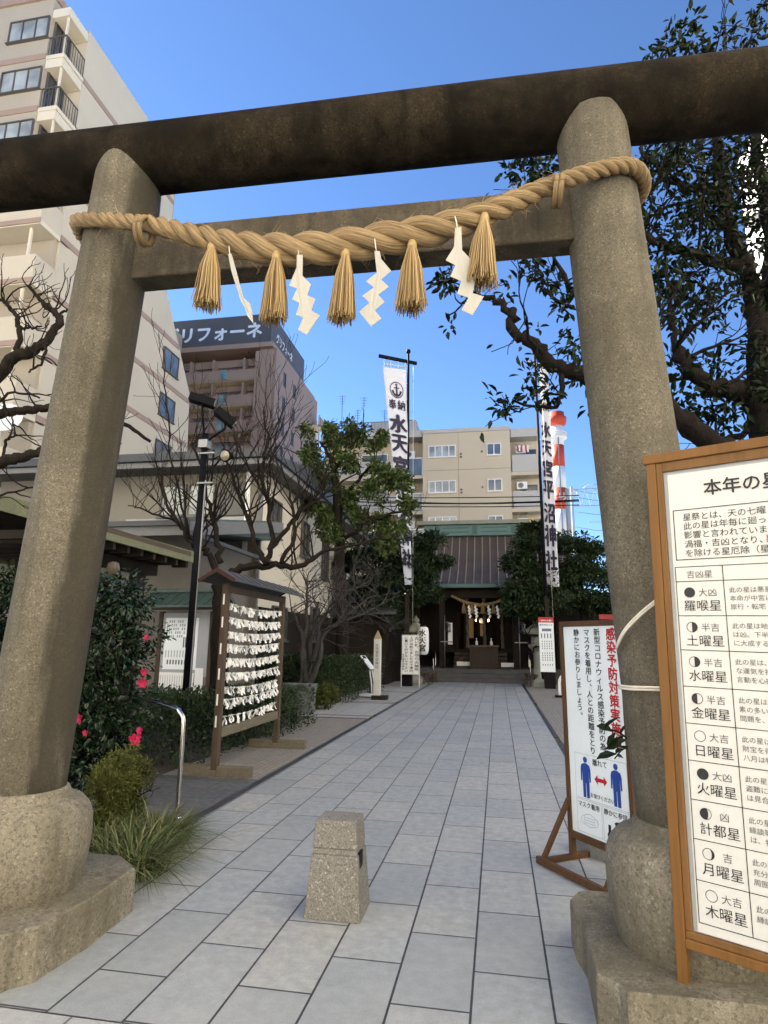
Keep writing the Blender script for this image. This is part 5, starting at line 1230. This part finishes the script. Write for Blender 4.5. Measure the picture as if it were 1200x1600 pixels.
B_('porch_beam', M_dkwood, sh, (-3.4, 1.8, 28.12, 28.32, 3.62, 3.95), (-5.1, 3.4, 28.0, 30.5, 4.0, 4.09)); B_('wall', M_dkwood, sh, (-5.0, -1.9, 30.6, 36, .52, 4.4), (.25, 3.3, 30.6, 36, .52, 4.4), (-1.9, .25, 30.6, 36, 3.1, 4.4), (-1.9, .25, 34, 36, .52, 3.1))
B_('floor', M_dkwood, sh, (-4.6, 2.9, 29.6, 33.9, 1.2, 1.32)); B_('side_rail', M_dkwood, sh, (-4.6, -2.1, 29.6, 29.68, 1.7, 1.8), (.45, 2.9, 29.6, 29.68, 1.7, 1.8), (-4.6, -2.1, 29.6, 29.68, 1.32, 1.40), (.45, 2.9, 29.6, 29.68, 1.32, 1.40))
b = MB()
for k in range(4): b.box(-2.0, .4, 28.75 + .25 * k, 29.0 + .25 * k, .52 + .18 * k, .66 + .18 * k)
put(b.build('wooden_stair', M_greywood), sh)
B_('stone_steps', granite('step_stone', (.10, .10, .10), (.05, .05, .05), (.17, .17, .17), (.06, .06, .06), .5, 60, .3, False), sh, (-3.15, 1.45, 26.95, 27.35, 0, .17), (-3.15, 1.45, 27.351, 27.8, 0, .34), (-5.2, 3.4, 27.801, 36, 0, .52), bevel=.01)
for x in (-1.55, -.95, -.35, .02): B_('door_post', M_dkwood, sh, (x - .05, x + .05, 30.62, 30.7, 1.32, 3.1))
M_gold = mat('altar_gilt_glow', (.14, .09, .04), .5, emit=(1.0, .62, .25), es=.015)  # gilt given a faint glow of its own for the lit interior
B_('altar', M_gold, sh, (-1.6, -1.25, 33.2, 33.3, 1.9, 2.9), (-.9, -.75, 33.2, 33.3, 2.0, 2.6)); b = MB(); b.disc((-.80, 32.9, 2.78), .14); put(b.build('mirror', M_steel), sh)
B_('plaque', M_white, sh, (-2.18, -1.98, 28.0, 28.03, 1.55, 2.5)); B_('step_notice', M_white, sh, (-1.85, -1.1, 28.70, 28.74, .62, .80), (.12, .85, 28.70, 28.74, .60, .78))
M_bulb = mat('warm_bulb', (.9, .7, .4), .5, emit=(1.0, .66, .3), es=6.0)
for x in (-1.02, -.42):
    t = thing('hanging_lamp', 'small warm lamp glowing inside the shrine, %s of the hanging mirror' % ('left' if x < -.8 else 'right'), 'lamp', (x, 31.5, 2.75)); b = MB(); b.lathe([(.01, .06), (.05, .04), (.065, 0), (.05, -.05), (.01, -.06)], (0, 0, 0), 12); b.build('bulb', M_bulb, t); b = MB(); b.cyl((0, 0, .06), (0, 0, .5), .01, n=6); b.build('cord', M_black, t)
# offertory box, bottles, bell ropes, rope
ob = thing('offertory_box', 'dark wooden offertory box with two white bottles on it at the shrine steps', 'offertory box', (-.62, 28.55, .52)); b = MB(); b.box(-.62, .62, -.3, .15, 0, .95); b.build('body', wood('box_timber', (.05, .035, .028), .6), ob, .01)
b = MB(); b.box(-.68, .68, -.34, .19, .951, 1.02)
b.build('top', wood('box_top', (.13, .10, .075), .6), ob, .008)
for x, s_ in ((-.32, 'left'), (.33, 'right')):
    b = MB(); b.lathe([(.055, 0), (.06, .02), (.06, .15), (.03, .19), (.018, .21), (.018, .27), (.03, .275), (.03, .30), (.005, .305)], (0, 0, 0), 14)
    tag(b.build('bottle', M_white, None, loc=(-.62 + x, 28.5, 1.541)), 'white bottle standing at the %s end of the offertory box' % s_, 'bottle')
for x, s_ in ((-1.33, 'left'), (-.58, 'middle'), (.2, 'right')):
    b = MB(); pts = [(0, 0, 1.75 - .15 * i) for i in range(13)]
    for k in range(2): b.tube([(.035 * math.cos(i * 1.1 + k * 3.14), .035 * math.sin(i * 1.1 + k * 3.14), 1.75 - .15 * i) for i in range(13)], .045, 8)
    b.lathe([(.05, 0), (.08, -.05), (.07, -.1), (.09, -.45), (.01, -.46)], (0, 0, 0), 12)
    tag(b.build('bell_rope', wood('bell_rope_cloth', (.09, .072, .055), .9), None, loc=(x, 28.3, 1.85)), '%s one of the three thick bell ropes over the offertory box' % s_, 'bell rope')
sr = MB(); P = smooth_path([at(705, 931, 28), at(722, 939, 28), at(738, 944, 28), at(755, 945.5, 28), at(772, 942, 28), at(790, 934, 28)], 8); rs = [.05 + .04 * math.sin(math.pi * i / (len(P) - 1)) for i in range(len(P))]
for k in range(3): sr.tube([p + Vector((0, math.cos(i * .9 + k * 2.09) * rs[i] * .5, math.sin(i * .9 + k * 2.09) * rs[i] * .5)) for i, p in enumerate(P)], [q * .6 for q in rs], 8)
tag(sr.build('shimenawa_rope', M_rope), 'small distant straw rope hung across the shrine porch', 'rope')
mini = None
for k, (px, s_) in enumerate(((724.5, 'first'), (737, 'second'), (754, 'third'), (770.5, 'fourth'), (784, 'fifth'))):
    if mini is None: mini = straw_tassel(70, .46, .095).build('straw_tassel', M_straw); o = mini
    else: o = mini.copy(); COL.objects.link(o)
    o.location = at(px, 942, 27.95); tag(o, '%s small tassel from the left on the rope across the shrine porch' % s_, 'tassel', 'tassels on the shrine porch rope')
zig = [(0, 0), (.05, 0), (.05, -.1), (.13, -.17), (.08, -.25), (.14, -.31), (.08, -.39), (.14, -.45), (.07, -.58), (.0, -.52), (.05, -.44), (-.03, -.38), (.02, -.3), (-.04, -.24), (.0, -.15), (-.05, -.1)]
for k, (px, s_) in enumerate(((732, 'first'), (742, 'second'), (762.5, 'third'), (776, 'fourth'))):
    b = MB(); b.add([(x, .01 * math.sin(z * 30), z) for x, z in zig], [list(range(len(zig)))[::-1]])
    tag(b.build('paper_streamer', M_paper, None, loc=at(px, 946, 27.9), solid=.004), '%s zigzag paper from the left on the rope across the shrine porch' % s_, 'paper streamer', 'paper streamers on the shrine porch rope')
# lantern brackets and handrails at the porch
for px, s_ in ((695, 'left'), (812, 'right')):
    p = at(px, 1012, 27.9); t = thing('lantern_stand', 'slender bracket stand with a small hanging lantern at the %s of the shrine porch' % s_, 'lantern stand', (p.x, 27.9, .52)); b = MB(); b.cyl((0, 0, 0), (0, 0, 2.3), .022, n=8); b.bar((0, 0, 2.0), (.22, 0, 2.0), .02, .02); b.bar((-.2, 0, 1.15), (.35, 0, 1.15), .04, .04); b.build('stand', M_galv, t); b = MB(); b.lathe([(.02, .02), (.12, -.04), (.09, -.06), (.09, -.32), (.12, -.34), (.02, -.38)], (.18, 0, 1.95), 10); b.build('lantern', M_galv, t)
for x, s_ in ((-2.75, 'left'), (1.3, 'right')):
    t = thing('step_handrail', 'short steel handrail at the %s of the stone shrine steps' % s_, 'handrail', (x, 27.1, 0)); b = MB(); b.tube(smooth_path([(0, 0, .1), (0, 0, .85), (0, .1, .98), (0, .9, 1.3), (0, .95, .5)], 4), .022, 8); b.build('rail', M_steel, t)
# benches
for (x, y, s_, rz) in ((-2.75, 25.9, 'left', 80), (1.25, 25.9, 'right', 95)):
    t = thing('wooden_bench', 'small rough wooden bench at the %s of the path before the shrine steps' % s_, 'bench', (x, y, 0), RAD(rz)); b = MB(); b.box(-.75, .75, -.17, .17, .40, .45); b.build('seat', M_greywood, t, .006)
    for sx in (-.6, .6):
        b = MB(); b.bar((sx, -.1, 0), (sx, -.06, .399), .06, .06); b.bar((sx, .1, 0), (sx, .06, .399), .06, .06); b.bar((sx, -.08, .2), (sx, .08, .2), .04, .04); b.build('leg', M_greywood, t)
# stone lanterns
M_lant = granite('lantern_stone', (.30, .30, .27), (.15, .15, .13), (.42, .42, .39), (.18, .19, .15), .5, 60, .3, False)
for (px, Y, s_) in ((650, 25.5, 'left'), (841, 25.5, 'right')):
    p = at(px, 1060, Y); t = thing('stone_lantern', 'grey stone lantern standing behind the %s banner pole' % s_, 'stone lantern', (p.x, Y, 0)); b = MB(); b.lathe([(.38, 0), (.38, .18), (.28, .26), (.20, .3)], (0, 0, 0), 6, smooth=False); b.build('base', M_lant, t)
    b = MB(); b.lathe([(.17, .3), (.15, .8), (.15, 1.1), (.17, 1.35)], (0, 0, 0), 20); b.build('shaft', M_lant, t); b = MB(); b.lathe([(.18, 1.35), (.34, 1.5), (.34, 1.6), (.2, 1.62), (.22, 1.64), (.22, 2.0)], (0, 0, 0), 6, smooth=False); b.build('fire_box', M_lant, t)
    b = MB(); b.lathe([(.2, 1.98), (.5, 2.0), (.52, 2.08), (.36, 2.22), (.16, 2.36), (.1, 2.4)], (0, 0, 0), 6, smooth=False); b.lathe([(.09, 2.4), (.14, 2.48), (.12, 2.56), (.05, 2.64), (.02, 2.7)], (0, 0, 0), 14); b.build('cap', M_lant, t)
# paper lantern beside the left sign
p = at(661, 1001, 25.0); t = thing('paper_lantern', 'white paper lantern with black brush characters behind the left sign', 'lantern', p); b = MB(); b.lathe([(.12, .55), (.2, .5), (.23, .35), (.235, 0), (.23, -.35), (.2, -.5), (.12, -.55)], (0, 0, 0), 20); b.build('shade', M_paper, t)
b = MB(); b.lathe([(.13, .54), (.13, .62), (.02, .62)], (0, 0, 0), 16); b.lathe([(.13, -.54), (.13, -.6), (.02, -.6)], (0, 0, 0), 16); b.cyl((0, 0, .6), (0, 0, .9), .012, n=6); b.build('cap', M_black, t)
b = MB(); b.vtext('水天宮', -.14, .44, .29, 0, 0, .03, M=lambda a, c, k: ((.245 + .0006 * k) * math.sin(a / .245), -(.245 + .0006 * k) * math.cos(a / .245), c)); b.build('lettering', M_ink, t)
# lit lantern glow at the left of the shrine
for px, py, s_ in ((635, 925, 'left'), (646, 925, 'right')):
    p = at(px, py, 25.8); t = thing('lit_lantern', 'warm lit lantern under the dark tree, %s of the left banner pole' % s_, 'lantern', p); b = MB(); b.lathe([(.03, .16), (.1, .13), (.12, 0), (.1, -.13), (.03, -.16)], (0, 0, 0), 12); b.build('glass', mat('lit_lantern_glass', (.9, .65, .35), .5, emit=(1.0, .6, .26), es=1.6), t); b = MB(); b.lathe([(.15, .15), (.02, .26)], (0, 0, 0), 10); b.cyl((0, 0, .2), (0, 0, .9), .012, n=6); b.build('cap', M_black, t)
# dark timber walls beside the hall
for x0, x1, s_ in ((-14, -3.6, 'left'), (2.6, 9, 'right')):
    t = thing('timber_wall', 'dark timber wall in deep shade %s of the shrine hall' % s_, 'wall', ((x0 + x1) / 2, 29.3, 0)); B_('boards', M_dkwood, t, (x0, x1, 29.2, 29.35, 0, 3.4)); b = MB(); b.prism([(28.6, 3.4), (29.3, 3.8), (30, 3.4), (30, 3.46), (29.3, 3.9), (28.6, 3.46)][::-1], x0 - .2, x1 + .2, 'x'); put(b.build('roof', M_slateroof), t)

so_ = thing('shrine_office', 'low dark timber outbuilding with a tiled roof in deep shade left of the shrine hall', 'building', (-7, 26, 0))
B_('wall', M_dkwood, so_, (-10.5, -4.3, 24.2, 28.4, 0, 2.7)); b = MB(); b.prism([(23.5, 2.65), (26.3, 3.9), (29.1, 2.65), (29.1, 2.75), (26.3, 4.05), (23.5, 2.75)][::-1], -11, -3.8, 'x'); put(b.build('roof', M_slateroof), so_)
win(so_, 'x', -9.6, -7.2, .9, 2.1, 24.2, -1, g=M_gdark, frame=M_dkwood); win(so_, 'y', 25, 27, .9, 2.1, -4.3, 1, g=M_gdark, frame=M_dkwood)
# ================================================================== banners
def banner(lab, pole_xy, H, arm, tl, tr, bl, br, seed, lean=0, sl=None, wrap=0.0):
    """tl,tr,bl,br: 3-D corners of the cloth"""
    px_, py_ = pole_xy; t = thing('banner_pole', 'tall black pole carrying the %s white shrine banner' % lab[0], 'banner pole', (px_, py_, 0)); o = Vector((px_, py_, 0))
    b = MB(); b.cyl((0, 0, .0), (lean, 0, H), .07, .05, 12); b.lathe([(.02, 0), (.085, .05), (.10, .12), (.08, .19), (.02, .22)], (lean, 0, H), 14); b.build('pole', M_blackm, t)
    b = MB(); b.bar(Vector(arm[0]) - o, Vector(arm[1]) - o, .09, .13); b.build('cross_arm', M_blackm, t)
    b = MB(); b.cyl((.22, 0, 2.3), (.22 + lean, -.05, H - .6), .01, n=5); b.build('halyard', M_cord, t)
    b = MB(); b.lathe([(.20, .0), (.20, .75), (.17, .8)], (0, 0, 0), 4, smooth=False) if 0 else b.box(-.20, .20, -.16, .16, 0, .85); b.build('base_box', M_black, t, .01)
    b = MB(); b.bar((0, 0, .85), (0, 0, 3.4), .16, .16); b.build('lower_sleeve', M_dkwood, t)
    tl, tr, bl, br = map(Vector, (tl, tr, bl, br)); r = np.random.default_rng(seed); f1, f2 = r.uniform(0, 6, 2)
    def S_(u, v):         # u 0..1 left-right, v 0..1 top-bottom
        nrm = (tr - tl).cross(Vector((0, 0, 1))).normalized()
        q = (tl * (1 - u) + tr * u) * (1 - v) + (bl * (1 - u) + br * u) * v
        return q + nrm * (.03 * math.sin(u * 5 + v * 9 + f1) * (.3 + v) + .02 * math.sin(v * 21 + f2 + u * 2) + wrap * math.sin(u * 3.14) * v)
    c = thing('shrine_banner', lab[1], 'banner', (0, 0, 0)); c.location = tl; b = MB(); nu, nv = 12, 90
    vs = [S_(i / nu, j / nv) - tl for j in range(nv + 1) for i in range(nu + 1)]
    b.add(vs, [(j * (nu + 1) + i, j * (nu + 1) + i + 1, (j + 1) * (nu + 1) + i + 1, (j + 1) * (nu + 1) + i) for j in range(nv) for i in range(nu)], 0, True)
    b.build('cloth', M_cloth, c, solid=.006)
    b = MB(); w_ = (tr - tl).length; h_ = ((bl - tl).length + (br - tr).length) / 2
    nrm = (tr - tl).cross(Vector((0, 0, 1))).normalized(); off = nrm * (.028 if nrm.y < 0 else -.028)
    M = lambda a, z: S_(a, z) - tl + off
    def big(ch, v0, v1, u0=.09, u1=.93, bold=.065):
        (vx, vz), fs = txt(ch); x0, x1, z0, z1 = min(vx), max(vx), min(vz), max(vz)
        for k, (da, db) in enumerate(((0, 0), (bold, 0), (-bold, 0), (0, bold * .6), (0, -bold * .6))):
            b.add([M(u0 + ((x - x0) / (x1 - x0) + da) * (u1 - u0), v1 - ((z - z0) / (z1 - z0) + db) * (v1 - v0)) + off * (.12 * k) for x, z in zip(vx, vz)], fs)
    for ch, v0, v1 in sl['big']: big(ch, v0, v1)
    for ch, v0, v1, u0, u1 in sl['small']: big(ch, v0, v1, u0, u1, .03)
    if 'crest' in sl:
        v0, v1, u0, u1 = sl['crest']; uc, vc, ru, rv = (u0 + u1) / 2, (v0 + v1) / 2, (u1 - u0) / 2, (v1 - v0) / 2
        def arc(r0, r1, a0, a1, n=24, dx=0, dz=0):
            A = np.linspace(a0, a1, n); vs = []
            for a in A: vs += [M(uc + dx * ru + ru * r0 * math.cos(a), vc + dz * rv - rv * r0 * math.sin(a)), M(uc + dx * ru + ru * r1 * math.cos(a), vc + dz * rv - rv * r1 * math.sin(a))]
            b.add(vs, [(2 * k, 2 * k + 1, 2 * k + 3, 2 * k + 2) for k in range(n - 1)])
        arc(.90, 1.0, 0, 6.283, 36); arc(.45, .72, math.pi * 1.05, math.pi * 1.95, 16, 0, .12); arc(.06, .16, 0, 6.283, 14, 0, -.6)
        for du0, du1, dv0, dv1 in ((-.10, .10, -.45, .72), (-.32, .32, -.30, -.20)): b.add([M(uc + du0 * ru, vc + dv0 * rv), M(uc + du1 * ru, vc + dv0 * rv), M(uc + du1 * ru * 1.6, vc + dv1 * rv), M(uc + du0 * ru * 1.6, vc + dv1 * rv)], [(0, 1, 2, 3)])
        for s_ in (-1, 1): b.add([M(uc + s_ * .45 * ru, vc + .05 * rv), M(uc + s_ * .80 * ru, vc + .12 * rv), M(uc + s_ * .5 * ru, vc + .5 * rv)], [(0, 1, 2)])
    b.build('lettering', mat('banner_ink', (.02, .016, .045), .7), c)
    b = MB()
    for k in range(14):
        v = k / 14; q = S_(1.0 if lab[2] == 'r' else 0.0, v) - tl; zq = (tl + q).z; px2 = Vector((px_ + lean * zq / H, py_, zq)) - tl; b.tube([q, (q + px2) / 2 + Vector((0, 0, .04)), px2], .012, 5)
    ta = [S_(u, 0) - tl for u in (.05, .35, .65, .95)]
    for q in ta: b.tube([q + Vector((0, 0, .32)), q], .01, 5)
    b.tube([ta[0] + Vector((0, 0, .12)), ta[-1] + Vector((0, 0, .12))], .018, 6)
    b.build('ties', M_cord, c)
chars = '水天宮平沼神社'
def vof(py, p0, p1): return (py - p0) / (p1 - p0)
L0, L1 = 576, 916
banner(('left', 'narrow twisting white shrine banner with crest and black brush characters, left of the path', 'r'), (-3.42, 23.8), 13.55, (at(592, 556, 23.38), at(651, 568, 24.2)),
       at(598, 572, 23.45), at(634.5, 578, 23.75), at(632.5, 914, 23.4), at(644, 914, 23.75), 1, 0,
       dict(big=[(c_, vof(a, L0, L1), vof(e, L0, L1)) for c_, a, e in zip(chars, (655, 688, 722, 758, 795, 830, 864), (684, 715, 752, 786, 824, 858, 888))], small=[('奉', vof(630, L0, L1), vof(646, L0, L1), .12, .46), ('納', vof(630, L0, L1), vof(646, L0, L1), .54, .9)], crest=(vof(600, L0, L1), vof(627, L0, L1), .22, .84)), .05)
R0_, R1_ = 560, 917
banner(('right', 'white shrine banner with black brush characters right of the path, against the striped chimney', 'l'), (1.87, 24.4), 13.4, (at(826, 566, 25.1), at(850, 574, 24.0)),
       at(842, 572, 24.8), at(856, 577, 24.75), at(853, 917, 24.8), at(874, 917, 24.75), 2, -.06,
       dict(big=[(c_, vof(a, R0_, R1_), vof(e, R0_, R1_)) for c_, a, e in zip(chars, (655, 686, 718, 752, 788, 822, 862), (680, 710, 745, 780, 818, 855, 892))], small=[('奉', .17, .21, .1, .5), ('納', .17, .21, .52, .9)]), .0)

# ================================================================== signs and markers near the shrine
p = Vector((at(641, 1060, 23.2).x, 23.2, 0)); t = thing('white_notice', 'white framed notice on legs in front of the left banner pole', 'sign', (p.x, p.y, 0)); b = MB(); b.box(-.32, .32, -.015, .02, .45, 1.88); b.build('panel', M_white, t, .004)
for x in (-.345, .325): b = MB(); b.box(x, x + .02, -.02, .02, 0, .95); b.build('leg', M_whitef, t)
b = MB()
for k, s_ in enumerate(('古い札、お守りの納所', '上げは終りましたので境内', 'に置いて行かないで下さい')): b.vtext(s_, .16 - .19 * k, 1.82, .125 if k == 0 else .108, -.018, 0, .02, 1.25)
b.vtext('水天宮平沼神社', -.30, 1.2, .085, -.018, 0, .02); b.outline(-.31, .31, .46, 1.87, -.018, .012, 1); b.build('lettering', [M_ink, M_greyin], t)
pa, pb = at(842, 966, 24.0), at(866, 966, 24.0)
t = thing('guidance_poster', 'white guidance poster with a red heading fixed to the right banner pole base', 'poster', (1.80, 24.2, 0), RAD(0)); b = MB(); b.box(-.27, .27, -.02, .01, .60, 2.40); b.build('sheet', M_signw, t); b = MB(); b.box(-.285, .285, -.024, .012, 2.401, 2.60); b.build('heading', M_red, t)
b = MB(); b.text('ご参拝のお願い', -.25, 2.45, .072, -.027, 0, .02); b.text('感染予防のため', -.24, 2.29, .068, -.0225, 1, .02); b.rect(-.16, .18, 2.08, 2.18, -.0225, 2)
for k in range(4): b.box(-.2 + .11 * k, -.16 + .11 * k, -.0232, -.0225, 1.82, 2.0, 2)
for k in range(5):
    for j in range(11):
        if j % 5 != 4: b.rect(-.18 + .085 * k, -.15 + .085 * k, 1.68 - .085 * j, 1.735 - .085 * j, -.0225, 2)
b.build('lettering', [M_white, M_blue, mat('poster_print', (.12, .15, .26), .6, .2, 5, 40, 0)], t)
p = atz(589, 1093, 0); t = thing('pointed_marker', 'tall white pointed wooden marker post on a dark base before the hedge', 'marker post', (p.x, p.y, 0)); b = MB(); b.box(-.095, .095, -.095, .095, .12, 1.68); b.build('post', mat('white_timber', (.55, .55, .53), .6), t, .005); b = MB(); frus(b, 1.681, 1.92, .10, .01, .10, .01); b.build('point', mat('ochre_cap', (.30, .24, .14), .6), t)
b = MB(); b.box(-.14, .30, -.16, .16, 0, .115); b.build('base', M_dkwood, t, .006)
b = MB(); b.vtext('水天宮平沼神社', -.05, 1.55, .10, -.098, 0, .01); b.build('lettering', M_inkg, t)
p = atz(574, 1089, 0); t = thing('slanted_stand', 'low white tubular stand with a slanted board and a flat white base', 'stand', (p.x, p.y, 0), RAD(-15)); b = MB(); b.box(-.18, .22, -.2, .2, .02, .09); b.build('base', M_whitef, t, .02); b = MB(); b.box(-.2, .18, -.16, .16, 0, .019); b.build('pad', M_black, t)
b = MB(); b.tube([(.2, -.12, .09), (.18, -.1, .35), (.10, -.08, .78)], .022, 8); b.tube([(.2, .12, .09), (.18, .1, .35), (.10, .08, .78)], .022, 8); b.build('legs', M_whitef, t)
M_ = Matrix.Translation((.0, 0, .98)) @ Matrix.Rotation(RAD(48), 4, 'Y'); b = MB(); b.box(-.28, .24, -.16, .16, -.012, .012, M=M_); b.build('board', M_white, t, .004); b = MB(); b.box(-.26, -.17, -.1, .1, .013, .016, M=M_); b.build('slot', M_black, t)
for k, (px, py, s_) in enumerate(((582, 1088, 'small dark stone block at the foot of the hedge behind the white stand'),)):
    p = atz(px, py, 0); b = MB(); b.cbox((0, .3, .17), (.28, .2, .34)); tag(b.build('stone_block', M_dkwood, None, .01, loc=p), s_, 'block')
p = atz(884, 1090, 0); t = thing('arch_barrier', 'white tubular arch barrier on a black foot at the right of the path', 'barrier', (p.x + .05, p.y, 0)); b = MB(); b.tube(smooth_path([(-.22, 0, .05), (-.22, 0, .45), (-.14, 0, .62), (0, 0, .68), (.5, 0, .68), (.62, 0, .6), (.66, 0, .45), (.66, 0, .05)], 5), .045, 12); b.build('arch', M_whitef, t)
b = MB(); b.box(-.36, -.06, -.14, .14, 0, .07); b.box(.52, .8, -.14, .14, 0, .07); b.build('foot', M_black, t, .01)
# red lantern roof seen past the pillar
p = at(952, 964, 23); t = thing('red_gatepost', 'red painted crossbar of a small shrine gate beyond the infection sign', 'gate', (p.x + .4, 23, 0)); b = MB(); b.bar((-.75, 0, p.z), (.9, 0, p.z), .12, .17); b.build('crossbar', mat('vermilion_paint', (.28, .02, .018), .5), t)
for x in (-.35, .6): b = MB(); b.cyl((x, 0, 0), (x, 0, p.z - .09), .07, n=12); b.build('post', _mats['vermilion_paint'], t)
